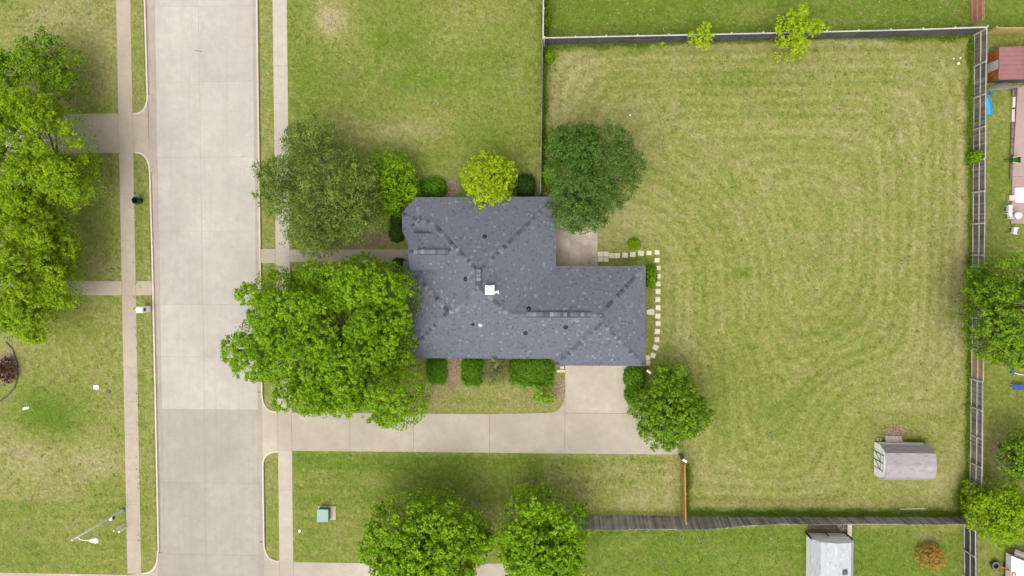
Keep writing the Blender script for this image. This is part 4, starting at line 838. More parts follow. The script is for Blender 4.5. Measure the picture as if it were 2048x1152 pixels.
def lobe_leaves(rng, c, r, n_sub, n_leaf, sub_r, flat=.8, upbias=.55, spread=1.0):
    """clusters of leaves ('twig ends') over the surface of each lobe"""
    P_, N_ = [], []
    for (cx, cy, cz), rad in zip(c, r):
        k = max(4, int(n_sub*rad*rad)); d = sph(rng, k); d[:, 2] = np.where(d[:, 2] < -.15, -d[:, 2], d[:, 2])
        rr = rad*rng.uniform(.80, 1.04, k)
        sc_ = np.array([cx, cy, cz])+d*rr[:, None]*np.array([1, 1, flat])
        for q, dq in zip(sc_, d):
            m_ = max(3, int(n_leaf*rng.uniform(.6, 1.4))); e = sph(rng, m_); sr = sub_r*rng.uniform(.6, 1.3)
            P_.append(q+e*sr*rng.uniform(.25, 1, (m_, 1))); nn = dq*.45+e*.6+np.array([0, 0, upbias])+rng.normal(size=(m_, 3))*.28; N_.append(nn)
    return np.concatenate(P_), np.concatenate(N_)
def limbs(base, tips, r0, rng, fork_z):
    mb = MB(); bx_, by_, bz_ = base; top = Vector((bx_, by_, fork_z))
    mb.tube([(bx_, by_, -.1), (bx_+.03, by_, .15), (bx_, by_+.02, fork_z*.6), top], [r0*1.5, r0*1.05, r0*.85, r0*.7], 9)
    for t in tips:
        t = Vector(t); m1 = top.lerp(t, .45)+Vector((rng.uniform(-.25, .25), rng.uniform(-.25, .25), rng.uniform(.0, .5)))
        q = [top-Vector((0, 0, .3)), top.lerp(m1, .5)+Vector((0, 0, .1)), m1, m1.lerp(t, .6), t]; w_ = r0*rng.uniform(.32, .5)
        mb.tube(q, [w_, w_*.85, w_*.6, w_*.38, w_*.14], 6)
    return mb
def tree(name, label, ells, zt, zb, leafmat, seed, leaf=.2, lobe=(.7, 1.3), n_lobe=1.35, n_sub=34, n_leaf=17, sub_r=.28, r0=.2, bark='bark', flat=.8, cat='tree', zmid=None, dome=.55, jitter=.12, group=None, hollow=.36, fill=9.0, fz=(.08, .56)):
    """ells: list of (px, py, rx, ry[, top offset]) crown outlines in photo pixels"""
    rng = np.random.default_rng(seed); C, Rr = [], []
    zm = zmid or (zt*.62+zb*.38); k = pxm(zm); mains = []
    for e in ells:
        cx, cy = P(e[0], e[1], zm); rx, ry = e[2]/k, e[3]/k; top = zt+(e[4] if len(e) > 4 else 0); mains.append((cx, cy, rx, ry))
        lm = (lobe[0]+lobe[1])/2; n = max(3, int(n_lobe*2.0*rx*ry/(lm*lm)))
        for i in range(n):
            # even spread over the disc (sunflower), lifted on to a dome with jitter
            rho = math.sqrt((i+.5)/n); th = i*2.39996+rng.uniform(-.4, .4); lr = rng.uniform(*lobe)*(1.0 if rho < .8 else .8)
            rho = min(1, max(0, rho+rng.uniform(-.08, .08)))
            X_ = cx+math.cos(th)*rho*max(rx-lr*.75, .1); Y_ = cy+math.sin(th)*rho*max(ry-lr*.75, .1)
            z = zb+(top-zb)*((1-dome)+dome*math.sqrt(max(0, 1-rho*rho)))-lr*flat+rng.uniform(-1, 1)*(top-zb)*jitter
            if rng.random() < .22: z -= (top-zb)*hollow
            C.append((X_, Y_, max(z, zb+.2))); Rr.append(lr)
    bx_, by_, _, _ = mains[0]
    if len(mains) > 1: w_ = [m_[2]*m_[3] for m_ in mains]; bx_ = sum(m_[0]*q for m_, q in zip(mains, w_))/sum(w_); by_ = sum(m_[1]*q for m_, q in zip(mains, w_))/sum(w_)
    par = root(name, (bx_, by_, 0), label, cat, group)
    Pn, Nn = lobe_leaves(rng, C, Rr, n_sub, n_leaf, sub_r, flat)
    for (cx, cy, rx, ry), e in zip(mains, ells):          # leaves of the inner crown
        n = int(fill*rx*ry/(leaf*leaf)); rho = np.sqrt(rng.random(n))*.93; th = rng.uniform(0, 6.283, n); top = zt+(e[4] if len(e) > 4 else 0)
        zz = zb+(top-zb)*((1-dome)+dome*np.sqrt(1-rho**2))*rng.uniform(*fz, n)
        Pn = np.concatenate([Pn, np.stack([cx+rho*np.cos(th)*rx, cy+rho*np.sin(th)*ry, zz], 1)]); Nn = np.concatenate([Nn, rng.normal(size=(n, 3))*.6+np.array([0, 0, .8])])
    me = leaf_mesh('crown', Pn, Nn, leaf, rng, LM[leafmat]); link(bpy.data.objects.new('crown', me), par)
    sel = rng.permutation(len(C))[:max(4, min(22, len(C)))]
    limbs((bx_, by_, 0), [C[i] for i in sel], r0, rng, max(.5, zb*.75)).build('trunk', M[bark], par, smooth=True)
    return par
# west of the street
tree('shade_tree', 'large yellow-green tree beside the short west drive', [(40, 295, 128, 128), (112, 355, 62, 62, -1.2), (20, 215, 62, 52, -1), (30, 410, 80, 50, -1.2)], 8.5, 2.6, 'yellow', 11, r0=.28, lobe=(.5, 1.1), leaf=.16, n_leaf=21, n_sub=42, n_lobe=1.15, sub_r=.24)
tree('shade_tree', 'large yellow-green tree overhanging the west garden path', [(28, 525, 108, 140), (85, 490, 48, 70, -1.0), (20, 640, 66, 62, -1.5), (80, 580, 55, 55, -1.2)], 8.0, 2.6, 'yellow', 12, r0=.28, lobe=(.5, 1.1), leaf=.16, n_leaf=21, n_sub=42, n_lobe=1.15, sub_r=.24)
tree('shade_tree', 'loose mid green tree north of the west drive', [(85, 120, 78, 62), (110, 165, 58, 40, -.8)], 5.0, 1.8, 'mid', 13, lobe=(.45, .85), n_sub=24, n_leaf=13, r0=.12, n_lobe=1.0, jitter=.2, fill=3)
tree('shade_tree', 'small bright tree at the far west lawn edge', [(5, 140, 34, 45)], 4.5, 1.5, 'bright', 14, lobe=(.4, .8), r0=.1)
tree('shrub', 'dark maroon shrub in the edged bed on the west lawn', [(6, 742, 22, 30)], 1.5, .2, 'maroon', 15, lobe=(.25, .4), leaf=.13, n_sub=40, n_leaf=9, sub_r=.14, r0=.04, cat='shrub')
# front of the house
tree('live_oak', 'sparse grey-green oak beside the sidewalk in front of the house', [(635, 372, 108, 108), (618, 276, 62, 52, -.8), (545, 372, 52, 76, -1.2), (705, 430, 66, 64, -.6), (618, 468, 66, 54, -1.0), (715, 360, 50, 60, -1)], 7.2, 2.2, 'oak', 21, lobe=(.4, .95), n_sub=26, n_leaf=17, sub_r=.32, leaf=.15, n_lobe=.95, fill=7.0, r0=.22, bark='barkpale', jitter=.2, hollow=.45)
tree('shade_tree', 'huge bright green multi-lobed tree covering the front lawn', [(645, 690, 178, 152), (522, 600, 62, 76, -1.2), (503, 705, 88, 80, -1.5), (745, 600, 95, 88, -.8), (610, 792, 88, 66, -1.6), (782, 802, 76, 84, -.8), (756, 690, 74, 74, -.5), (690, 780, 72, 66, -1.2), (605, 578, 66, 62, -1.0), (690, 562, 66, 56, -1.0)], 9.5, 3.0, 'bright', 22, lobe=(.75, 1.45), leaf=.16, r0=.38, jitter=.2, n_lobe=.64, hollow=.45, n_sub=50, n_leaf=23, sub_r=.21, fill=10.0, fz=(.04, .42))
tree('ornamental_tree', 'small deep green tree between the oak and round box shrub', [(781, 345, 50, 52), (775, 400, 42, 38, -.5), (815, 375, 22, 30, -.8)], 3.9, 1.0, 'bright', 23, lobe=(.35, .7), leaf=.15, n_sub=32, n_leaf=14, sub_r=.2, r0=.08)
tree('ornamental_tree', 'vivid lime green tree overhanging the north eave', [(976, 350, 64, 52), (978, 390, 50, 36, -.5)], 4.6, 1.3, 'lime', 24, lobe=(.4, .72), leaf=.16, n_sub=34, n_leaf=14, sub_r=.2, r0=.09)
tree('live_oak', 'dark green oak between the patio and side fence', [(1190, 335, 106, 96), (1160, 420, 68, 50, -1.2), (1150, 282, 58, 52, -.8)], 6.8, 2.2, 'dark', 25, lobe=(.4, .95), n_sub=32, n_leaf=19, sub_r=.28, leaf=.15, n_lobe=1.0, r0=.2, jitter=.18)
tree('shade_tree', 'dense green tree over the corner of the drive', [(1350, 818, 70, 78), (1330, 865, 52, 48, -.8), (1390, 840, 42, 48, -.6), (1345, 760, 44, 38, -1), (1300, 820, 40, 40, -.8)], 5.8, 1.6, 'mid', 26, lobe=(.45, .95), leaf=.19, n_sub=36, n_leaf=17, sub_r=.22, n_lobe=.8, r0=.16)
tree('shade_tree', 'round glossy green tree south of the house, left of its twin', [(842, 1090, 134, 110), (948, 1095, 46, 42, -2), (840, 1150, 118, 72, -.5)], 7.6, 2.2, 'bright', 27, lobe=(.4, .8), leaf=.2, n_sub=40, n_leaf=19, sub_r=.22, r0=.25, n_lobe=1.0, fill=9)
tree('shade_tree', 'round glossy green tree beside the end of the leaning fence', [(1085, 1083, 104, 106), (1085, 1140, 92, 62, -.5)], 7.2, 2.2, 'bright', 28, lobe=(.4, .85), leaf=.2, n_sub=40, n_leaf=19, sub_r=.22, r0=.22, n_lobe=.95, fill=9)
# east neighbours
tree('shade_tree', 'large deep green tree overhanging the weathered east fence', [(2030, 620, 88, 118), (1995, 590, 44, 50, -1.2), (2030, 700, 50, 40, -1)], 7.0, 2.2, 'mid', 31, lobe=(.5, 1.1), r0=.25, leaf=.2, n_lobe=.8, n_sub=40, sub_r=.24)
tree('shade_tree', 'yellow-green bushy tree at the southeast fence corner', [(2014, 1030, 70, 68), (1976, 1016, 30, 38, -.5)], 4.5, 1.0, 'yellow', 32, lobe=(.5, .9), r0=.15, leaf=.18)
tree('shade_tree', 'deep green tree over the bare soil east of the fence', [(2062, 905, 50, 44), (2045, 940, 34, 28, -.6)], 5.0, 1.6, 'mid', 33, lobe=(.45, .8), r0=.15)
# saplings
tree('sapling', 'open lime sapling standing behind the dark north fence', [(1595, 62, 46, 46), (1588, 92, 34, 26, -.6), (1640, 52, 24, 14, -.3), (1600, 28, 18, 16, .2)], 4.2, .9, 'lime', 41, lobe=(.3, .55), leaf=.19, n_sub=34, n_leaf=10, sub_r=.2, r0=.05, n_lobe=1.1, jitter=.2, fill=1.5)
tree('sapling', 'small lime sapling poking through the dark north fence', [(1403, 75, 27, 25), (1408, 55, 10, 14, .3)], 2.9, .7, 'lime', 42, lobe=(.2, .38), leaf=.17, n_sub=44, n_leaf=9, sub_r=.16, r0=.03, n_lobe=1.1, fill=1.2)
tree('sapling', 'small bright sapling in the bed near the garage', [(1082, 790, 22, 20), (1100, 800, 12, 10, -.3), (1075, 773, 10, 10, -.2)], 2.0, .4, 'bright', 43, lobe=(.2, .36), leaf=.17, n_sub=34, n_leaf=8, sub_r=.14, r0=.03, n_lobe=1.0, fill=1)
tree('ornamental_tree', 'drooping grey-green small tree by the south wall', [(990, 742, 29, 34), (992, 718, 18, 20, .3)], 3.0, .5, 'grey', 44, lobe=(.25, .5), leaf=.14, n_sub=30, n_leaf=11, sub_r=.2, r0=.05, n_lobe=.8)
tree('shrub', 'orange-leaved round shrub in the south neighbour lawn', [(1868, 1118, 31, 28)], 1.7, .2, 'orange', 45, lobe=(.28, .5), leaf=.11, n_sub=44, n_leaf=12, sub_r=.15, r0=.04, cat='shrub')
def shrub(label, px, py, rx, ry, h, leafmat, seed, leaf=.12, box=2.4, dens=430, name='shrub', cat='shrub'):
    """clipped shrub: leaves over a rounded block"""
    rng = np.random.default_rng(seed); z = h*.6; cx, cy = P(px, py, z); k = pxm(z); rx, ry = rx/k, ry/k
    par = root(name, (cx, cy, 0), label, cat); n = int(dens*(rx*ry*4.5+(rx+ry)*2*h*.9))
    q = rng.uniform(-1, 1, (n*5, 3)); q[:, 2] = rng.uniform(-.1, 1, n*5)
    rr_ = (np.abs(q)**box).sum(1)**(1/box); q = q[rr_ < 1]; rr_ = rr_[rr_ < 1]; keep = rng.random(len(q)) < np.clip((rr_-.45)/.4, 0.03, 1)**2; q = q[keep][:n]; n = len(q)
    q = q*(1+.07*np.sin(q[:, :1]*7+seed)*np.cos(q[:, 1:2]*6+seed*2)+.05*np.sin(q[:, :1]*15+q[:, 1:2]*13)+rng.normal(size=(n, 1))*.045)
    c = np.stack([cx+q[:, 0]*rx, cy+q[:, 1]*ry, h*.1+np.maximum(q[:, 2], -.05)*h*.9], 1)
    me = leaf_mesh('foliage', c, q*.9+rng.normal(size=(n, 3))*.55+np.array([0, 0, .3]), leaf, rng, LM[leafmat]); link(bpy.data.objects.new('foliage', me), par)
    mb = MB(); rs_ = random.Random(seed)
    for i in range(7): mb.tube([(cx, cy, -.05), (cx+rs_.uniform(-.3, .3)*rx, cy+rs_.uniform(-.3, .3)*ry, h*.4), (cx+rs_.uniform(-.75, .75)*rx, cy+rs_.uniform(-.75, .75)*ry, h*.8)], [.03, .02, .008], 5)
    mb.build('stem', M['bark'], par); return par
shrub('clipped round box shrub against the north wall', 865, 375, 28, 22, 1.15, 'hedge', 51)
shrub('low shrub squeezed between small tree and round box shrub', 820, 375, 16, 20, 1.2, 'hedge', 52)
shrub('dark square shrub between lime tree and side fence', 1051, 371, 19, 23, 1.1, 'hedgedark', 53, box=3.5)
shrub('dark hedge shrub hugging the bay window, north half', 791, 425, 14, 28, 1.3, 'hedgedark', 54, box=3)
shrub('dark hedge shrub hugging the bay window, south half', 792, 466, 15, 19, 1.2, 'hedgedark', 55, box=3)
shrub('small dark shrub beside the porch step', 796, 527, 13, 11, 1.0, 'hedgedark', 56, box=3)
shrub('clipped block hedge nearest the front lawn on the south wall', 872, 743, 21, 27, 1.1, 'hedge', 57, box=4)
shrub('clipped block hedge west of the drooping tree on the south wall', 944, 745, 22, 28, 1.1, 'hedge', 58, box=4)
shrub('long clipped hedge between drooping tree and garage', 1063, 745, 46, 28, 1.1, 'hedge', 59, box=4.5)
shrub('clipped globe shrub at the garage corner', 1270, 757, 22, 23, 1.5, 'hedge', 60)
shrub('clipped globe shrub under the tree at the drive corner', 1272, 791, 22, 24, 1.3, 'hedge', 61)
shrub('bright leafy shrub at the garage northeast wall', 1302, 553, 14, 25, 1.2, 'bright', 62, leaf=.14, dens=320, box=2.2)
shrub('small low shrub beside the stepping stones and patio', 1268, 488, 13, 12, .7, 'yellow', 63, leaf=.11, box=2.2)
shrub('bright bush growing through the middle of the east fence', 1955, 312, 11, 13, 1.8, 'bright', 64, leaf=.2, dens=150, box=2)
shrub('bright bush wedged between side fence and dark oak', 1097, 350, 13, 28, 1.8, 'bright', 65, leaf=.16, dens=260, box=2)
shrub('leafy weed clump in the northwest yard corner', 1099, 112, 11, 14, .8, 'bright', 66, leaf=.16, dens=200, box=2)
shrub('leafy weed clump north of the dark fence corner', 1093, 30, 7, 24, .7, 'bright', 67, leaf=.14, dens=200, box=2)
shrub('pale weed clump at the foot of the side fence', 1089, 300, 8, 36, .7, 'mid', 68, leaf=.14, dens=180, box=2)
shrub('young shoot at the foot of the dark north fence', 1325, 87, 7, 4, .5, 'lime', 69, leaf=.13, dens=200, box=2)
# long grass left along the fences
def tall_grass(label, lines, seed):
    rng = np.random.default_rng(seed); V = []
    for (p0, p1, wd, n, h) in lines:
        n = int(n*.45); h *= .8
        a = np.array(P(*p0)); b = np.array(P(*p1)); t = rng.random(n)**1; dn = np.array([-(b-a)[1], (b-a)[0]]); dn = dn/np.linalg.norm(dn)
        cl = np.sin(t*np.linalg.norm(b-a)*2.1+seed)*.5+.5+rng.random(n)*.5
        base = a+(b-a)*t[:, None]+dn*(rng.normal(size=(n, 1))*wd*cl[:, None]*.6)
        an_ = rng.uniform(0, 6.28, n); hh = h*rng.uniform(.4, 1.2, n)*(.5+.5*cl); out = np.stack([np.cos(an_), np.sin(an_)], 1); sd_ = np.stack([-np.sin(an_), np.cos(an_)], 1)*.016
        tip = base+out*(hh*.75)[:, None]; mid = base+out*(hh*.3)[:, None]
        V.append(np.stack([np.c_[base-sd_, 0*hh], np.c_[mid-sd_*1.3, hh*.7], np.c_[tip, hh*.95], np.c_[mid+sd_*1.3, hh*.7]], 1))
    V = np.concatenate(V).reshape(-1, 3); n = len(V)//4; me = bpy.data.meshes.new('tall_grass'); me.vertices.add(4*n); me.vertices.foreach_set('co', V.astype(np.float32).ravel())
    me.loops.add(4*n); me.loops.foreach_set('vertex_index', np.arange(4*n, dtype=np.int32)); me.polygons.add(n); me.polygons.foreach_set('loop_start', np.arange(n, dtype=np.int32)*4); me.update(calc_edges=True); me.materials.append(LM['grass'])
    o = bpy.data.objects.new('tall_grass', me); COL.objects.link(o); tag(o, label, 'grass', None, 'stuff')
tall_grass('uncut green grass and weeds along the foot of the fences', [((1090, 92), (1300, 88), .35, 5000, .22), ((1300, 87), (1560, 81), .2, 3500, .18), ((1560, 80), (1780, 76), .15, 2000, .16), ((1780, 75), (1945, 71), .35, 5000, .25), ((1942, 75), (1941, 330), .35, 9000, .28), ((1941, 330), (1938, 700), .22, 8000, .22), ((1938, 700), (1934, 960), .22, 6000, .22), ((1934, 960), (1930, 1020), .6, 5000, .3), ((1375, 1027), (1925, 1027), .3, 13000, .25), ((1374, 925), (1374, 1025), .25, 3000, .22), ((1091, 95), (1088, 330), .25, 4000, .25), ((1092, 0), (1093, 70), .3, 2500, .22), ((1810, 880), (1850, 884), .15, 1200, .2), ((1762, 880), (1768, 881), .1, 300, .2), ((1950, 80), (1948, 250), .15, 1500, .2)], 5)
def weeds(label, regs, seed, mat, n_b, size, hgt):
    rng = np.random.default_rng(seed); C = []; N_ = []
    for x0, y0, x1, y1, n in regs:
        a = P(x0, y0); b = P(x1, y1); cx = rng.uniform(a[0], b[0], n); cy = rng.uniform(b[1], a[1], n); r_ = rng.uniform(.05, .22, n)
        k = np.repeat(np.arange(n), n_b); e = rng.normal(size=(n*n_b, 2))*.6
        C.append(np.stack([cx[k]+e[:, 0]*r_[k], cy[k]+e[:, 1]*r_[k], rng.uniform(.01, hgt, n*n_b)], 1)); N_.append(rng.normal(size=(n*n_b, 3))*.5+np.array([0, 0, .9]))
    C = np.concatenate(C); N_ = np.concatenate(N_); me = leaf_mesh('lawn_weeds', C, N_, size, rng, LM[mat], .5)
    o = bpy.data.objects.new('lawn_weeds', me); COL.objects.link(o); tag(o, label, 'weeds', None, 'stuff')
LAWNS = [(1100, 95, 1935, 225, 260), (1310, 225, 1935, 500, 300), (1340, 500, 1935, 860, 330), (1440, 860, 1735, 1020, 90), (1100, 0, 1935, 50, 160), (580, 0, 1078, 225, 300), (780, 225, 1078, 295, 60), (592, 908, 1350, 975, 160), (0, 840, 250, 1140, 160), (60, 700, 246, 840, 70), (200, 312, 240, 555, 50), (0, 0, 228, 60, 60), (1195, 1060, 1605, 1150, 130), (1712, 1060, 1920, 1150, 60), (262, 350, 296, 1090, 60)]
weeds('scattered green weed tufts dotted over the lawns', LAWNS, 21, 'grass', 12, .09, .07)
weeds('scattered straw coloured dead grass tufts over the lawns', [(a, b, c, d, int(n*.4)) for a, b, c, d, n in LAWNS], 22, 'straw', 14, .09, .04)
def litter(label, regs, seed):
    rng = np.random.default_rng(seed); C = []
    for px, py, rx, ry, n in regs:
        c = P(px, py); r_ = np.sqrt(rng.random(n)); th = rng.uniform(0, 6.28, n); C.append(np.stack([c[0]+r_*np.cos(th)*rx/25, c[1]+r_*np.sin(th)*ry/25, rng.uniform(.012, .03, n)], 1))
    C = np.concatenate(C); me = leaf_mesh('leaf_litter', C, np.array([0, 0, 1.])+rng.normal(size=C.shape)*.2, .08, rng, LM['litter'], .7)
    o = bpy.data.objects.new('leaf_litter', me); COL.objects.link(o); tag(o, label, 'leaf litter', None, 'stuff')
litter('dry leaf litter in the beds round the house', [(906, 745, 16, 40, 900), (1122, 775, 10, 28, 500), (900, 378, 18, 16, 350), (885, 790, 40, 26, 420), (1060, 800, 60, 20, 400), (745, 470, 36, 20, 350), (1790, 862, 24, 12, 500), (1185, 1060, 14, 6, 200), (1100, 400, 12, 20, 150), (700, 780, 110, 40, 500), (130, 205, 26, 10, 260)], 9)

# ------------------------------------------------------------------ street furniture and small things
# street lamp
b0 = P3(247, 1019); top = b0+Vector((0, 0, 7.0))
lp = root('street_lamp', b0, 'tall grey street lamp with curved white arm on the west lawn', 'street lamp')
MB().tube([b0, b0+Vector((0, 0, .3)), b0+Vector((0, 0, 3.2)), top], [.11, .10, .08, .055], 12).build('pole', M['metal'], lp, smooth=True)
MB().lathe(b0, [(.15, 0), (.15, .03), (.12, .05)], 12).build('base_plate', M['joint'], lp)
MB().lathe(top, [(.065, -.02), (.08, 0), (.07, .07), (.02, .11)], 12).build('pole_cap', M['lampwhite'], lp, smooth=True)
h0 = top-Vector((0, 0, .38))
MB().tube([h0, P3(155, 1074.3, 6.72), P3(160, 1078.6, 6.82), P3(167, 1080.9, 6.88), P3(180, 1081, 6.9)], .034, 8).build('arm', M['lampwhite'], lp, smooth=True)
hd = P3(187, 1081, 6.9); dd = Vector((1, 0, 0))
mb = MB(); sec = [(-.36, .05, .05), (-.22, .11, .09), (0, .19, .12), (.2, .22, .12), (.32, .17, .09), (.38, .06, .04)]
vs = []; N_ = 12
for (s_, wd, ht) in sec:
    for k in range(N_): a = 2*math.pi*k/N_; vs.append((hd.x+s_, hd.y+math.cos(a)*wd, hd.z+math.sin(a)*ht))
mb.add(vs, [(i*N_+k, i*N_+(k+1) % N_, (i+1)*N_+(k+1) % N_, (i+1)*N_+k) for i in range(len(sec)-1) for k in range(N_)]+[tuple(range(N_-1, -1, -1)), tuple(range((len(sec)-1)*N_, len(sec)*N_))])
hdo = mb.build('lamp_head', M['lampwhite'], lp, smooth=True)
MB().lathe((hd.x-.05, hd.y, hd.z+.11), [(.04, 0), (.04, .06), (.01, .07)], 8).build('photocell', M['charcoal'], hdo)
c = P3(223, 1037, 1.75); bxm = MB().box(c.x-.14, c.x+.10, c.y-.13, c.y+.13, 1.45, 1.85).build('control_box', M['lampwhite'], lp, bevel=.015)
MB().box(c.x+.101, c.x+.13, c.y-.12, c.y+.12, 1.47, 1.83).build('box_face', M['black'], bxm)
pc = b0+Vector((0, 0, 1.65)); MB().tube([pc, (c.x, c.y, 1.65)], .03, 6).build('bracket', M['metal'], lp)
# marker posts
b1 = P3(250.5, 1047); r_ = root('marker_post', b1, 'thin white utility marker post with an orange band', 'marker post')
MB().tube([b1, b1+Vector((0, 0, 1.42))], .035, 8).build('post', M['white'], r_); MB().lathe(b1, [(.045, 1.42), (.045, 1.58)], 8).build('band', M['red'], r_); MB().lathe(b1, [(.05, 1.581), (.06, 1.62), (.06, 1.75), (.02, 1.8)], 8).build('cap', M['yellowplastic'] if False else M['white'], r_)
b1 = P3(252, 1054.5); r_ = root('marker_post', b1, 'thick white utility marker post on the lawn edge', 'marker post')
MB().tube([b1, b1+Vector((0, 0, 1.0))], .08, 10).build('post', M['lampwhite'], r_); MB().lathe(b1, [(.085, 1.0), (.095, 1.03), (.095, 1.1), (.04, 1.16)], 10).build('cap', M['white'], r_)
# mailbox pillar
c = P(295.5, 617.5); r_ = root('mailbox_pillar', (*c, 0), 'white masonry mailbox pillar on the verge by the kerb', 'mailbox')
MB().box(c[0]-.24, c[0]+.26, c[1]-.25, c[1]+.25, 0, 1.22).build('pillar', M['white'], r_, bevel=.02)
mb = MB(); pr_ = [(.25*math.cos(a), 1.222+.2*math.sin(a)) for a in [math.pi*k/8 for k in range(9)]]
mb.add([(c[0]-.24, c[1]+y_, z) for y_, z in pr_]+[(c[0]+.26, c[1]+y_, z) for y_, z in pr_], [tuple(range(9)), tuple(range(17, 8, -1)), (0, 9, 17, 8)]+[(i, i+1, 10+i, 9+i) for i in range(8)]); mb.build('pillar_top', M['white'], r_)
bx = MB().box(c[0]+.255, c[0]+.32, c[1]-.11, c[1]+.11, .88, 1.14).build('mailbox', M['black'], r_, bevel=.01)
MB().box(c[0]+.321, c[0]+.335, c[1]-.03, c[1]+.03, .98, 1.0).build('handle', M['metal'], bx)
# trash can
c = P3(281.5, 402); r_ = root('trash_can', c, 'dark green open trash can on the verge', 'trash can')
MB().lathe(c, [(.21, 0), (.23, .05), (.275, .85), (.29, .86), (.29, .90), (.255, .90), (.255, .86), (.21, .06), (.02, .055)], 22).build('body', M['bin'], r_, smooth=True)
for s_ in (-1, 1): MB().tube([c+Vector((0, s_*.28, .72)), c+Vector((.0, s_*.34, .72)), c+Vector((0, s_*.34, .62)), c+Vector((0, s_*.27, .62))], .014, 6).build('handle', M['bin'], r_)
# transformer on its pad
a, b = P(636.5, 1011.5), P(672, 1039); r_ = root('transformer_box', (*P(654, 1026), 0), 'pale green utility transformer on its concrete pad', 'transformer')
MB().box(a[0], b[0], b[1], a[1], -.05, .09).build('pad', M['walk_pale'], r_, bevel=.01)
x0, x1, y0, y1 = P(640, 1026)[0], P(661.5, 1026)[0], P(650, 1037)[1], P(650, 1013.5)[1]
MB().prism([(x0, y0), (x1, y0), (x1, y1), (x0, y1)], .09, .74).build('cabinet', M['transdark'], r_, bevel=.02)
MB().box(x0-.03, x1+.02, y0-.03, y1+.03, .742, .80).build('lid', M['transformer'], r_, bevel=.02)
MB().box(x1+.002, x1+.02, y0+.05, y1-.05, .14, .7).build('door', M['transdark'], r_, bevel=.008)
for y_ in (y0+.18, y1-.18): MB().box(x1+.021, x1+.04, y_-.02, y_+.02, .3, .5).build('handle', M['charcoal'], r_)
# lawn fittings
c = P3(599.5, 1061.5); tag(MB().lathe(c, [(.13, 0), (.13, .06), (.10, .10), (.03, .12)], 12).build('cleanout_cap', M['white'], smooth=True), 'white sewer cleanout cap in the lawn near the transformer', 'cap')
c = P(192.5, 774.5); tag(MB().box(c[0]-.22, c[0]+.22, c[1]-.17, c[1]+.17, -.02, .035).build('meter_lid', M['lampwhite'], bevel=.015), 'white rectangular meter lid in the west lawn', 'meter lid')
c = P(217, 783.5); o = MB().obox((*c, .02), (.9, -.4, 0), .38, (.4, .9, 0), .26, (0, 0, 1), .06).build('meter_lid', M['charcoal'], bevel=.015); tag(o, 'dark grey meter lid in the west lawn', 'meter lid')
c = P3(20, 722); r_ = tag(MB().lathe(c, [(.08, 0), (.14, .1), (.16, .24), (.08, .34), (.1, .4), (.04, .46)], 12).build('garden_ornament', M['white'], smooth=True), 'small white ornament in the edged bed', 'ornament')
c = P3(52, 817.5, .03); r_ = root('paper_scrap', c, 'crumpled white scrap lying on the west lawn', 'litter')
mb = MB(); rq = random.Random(4); g5 = [(i, j) for j in range(4) for i in range(6)]
mb.add([(c.x+(i-2.5)*.11+rq.uniform(-.03, .03), c.y+(j-1.5)*.06+.02*i+rq.uniform(-.03, .03), .02+rq.uniform(0, .1)) for i, j in g5], [(j*6+i, j*6+i+1, j*6+i+7, j*6+i+6) for j in range(3) for i in range(5)]); mb.build('sheet', M['white'], r_)
# bits on the yard
for px, py, lb in ((1917, 127, 'largest white toy ball in the northeast yard corner'), (1921, 116, 'small white toy ball by the east fence'), (1907, 117, 'small white toy ball in the northeast yard corner'), (1260, 230, 'lone white ball on the lawn near the dark oak')):
    c = P3(px, py, .06); s_ = .1 if px == 1917 else .065; tag(MB().lathe(c, [(s_*math.sin(a)+.002, -s_*math.cos(a)) for a in [math.pi*k/8 for k in range(9)]], 12).build('ball', M['white'], smooth=True), lb, 'ball')
tag(MB().tube([P3(1798.5, 1018.5, .05), P3(1825, 1017.5, .06), P3(1850, 1017, .05)], .05, 8).build('pipe', M['palewood']), 'long pale pipe lying on the grass by the south fence', 'pipe')
tag(MB().tube([P3(60, 627, .03), P3(85, 623, .06), P3(110, 615, .07), P3(130, 613, .06), P3(156, 617.5, .03)], [.03, .05, .06, .05, .03], 7).build('fallen_branch', M['bark'], smooth=True), 'long curved branch lying on the grass south of the west path', 'branch')
tag(MB().tube([P3(118, 531, .03), P3(140, 530.5, .05), P3(158, 529, .03)], [.02, .035, .02], 7).build('fallen_branch', M['bark'], smooth=True), 'short straight branch lying on the grass north of the west path', 'branch')
tag(MB().tube([P3(389.5, 100.5, RZ+.02), P3(396, 101.8, RZ+.04), P3(404, 103.5, RZ+.02)], [.012, .018, .01], 6).build('fallen_twig', M['bark']), 'thin dark twig lying on the pale street', 'twig')
# edged bed
mb = MB(); pe = [P(-5, 806), P(14, 793), P(30, 775), P(36.5, 752), P(35, 725), P(25, 697), P(12, 684)]
mb.tube([(x_, y_, .03) for x_, y_ in pe], .055, 6); tag(mb.build('bed_edging', M['charcoal']), 'dark curved edging round the maroon shrub bed', 'edging')

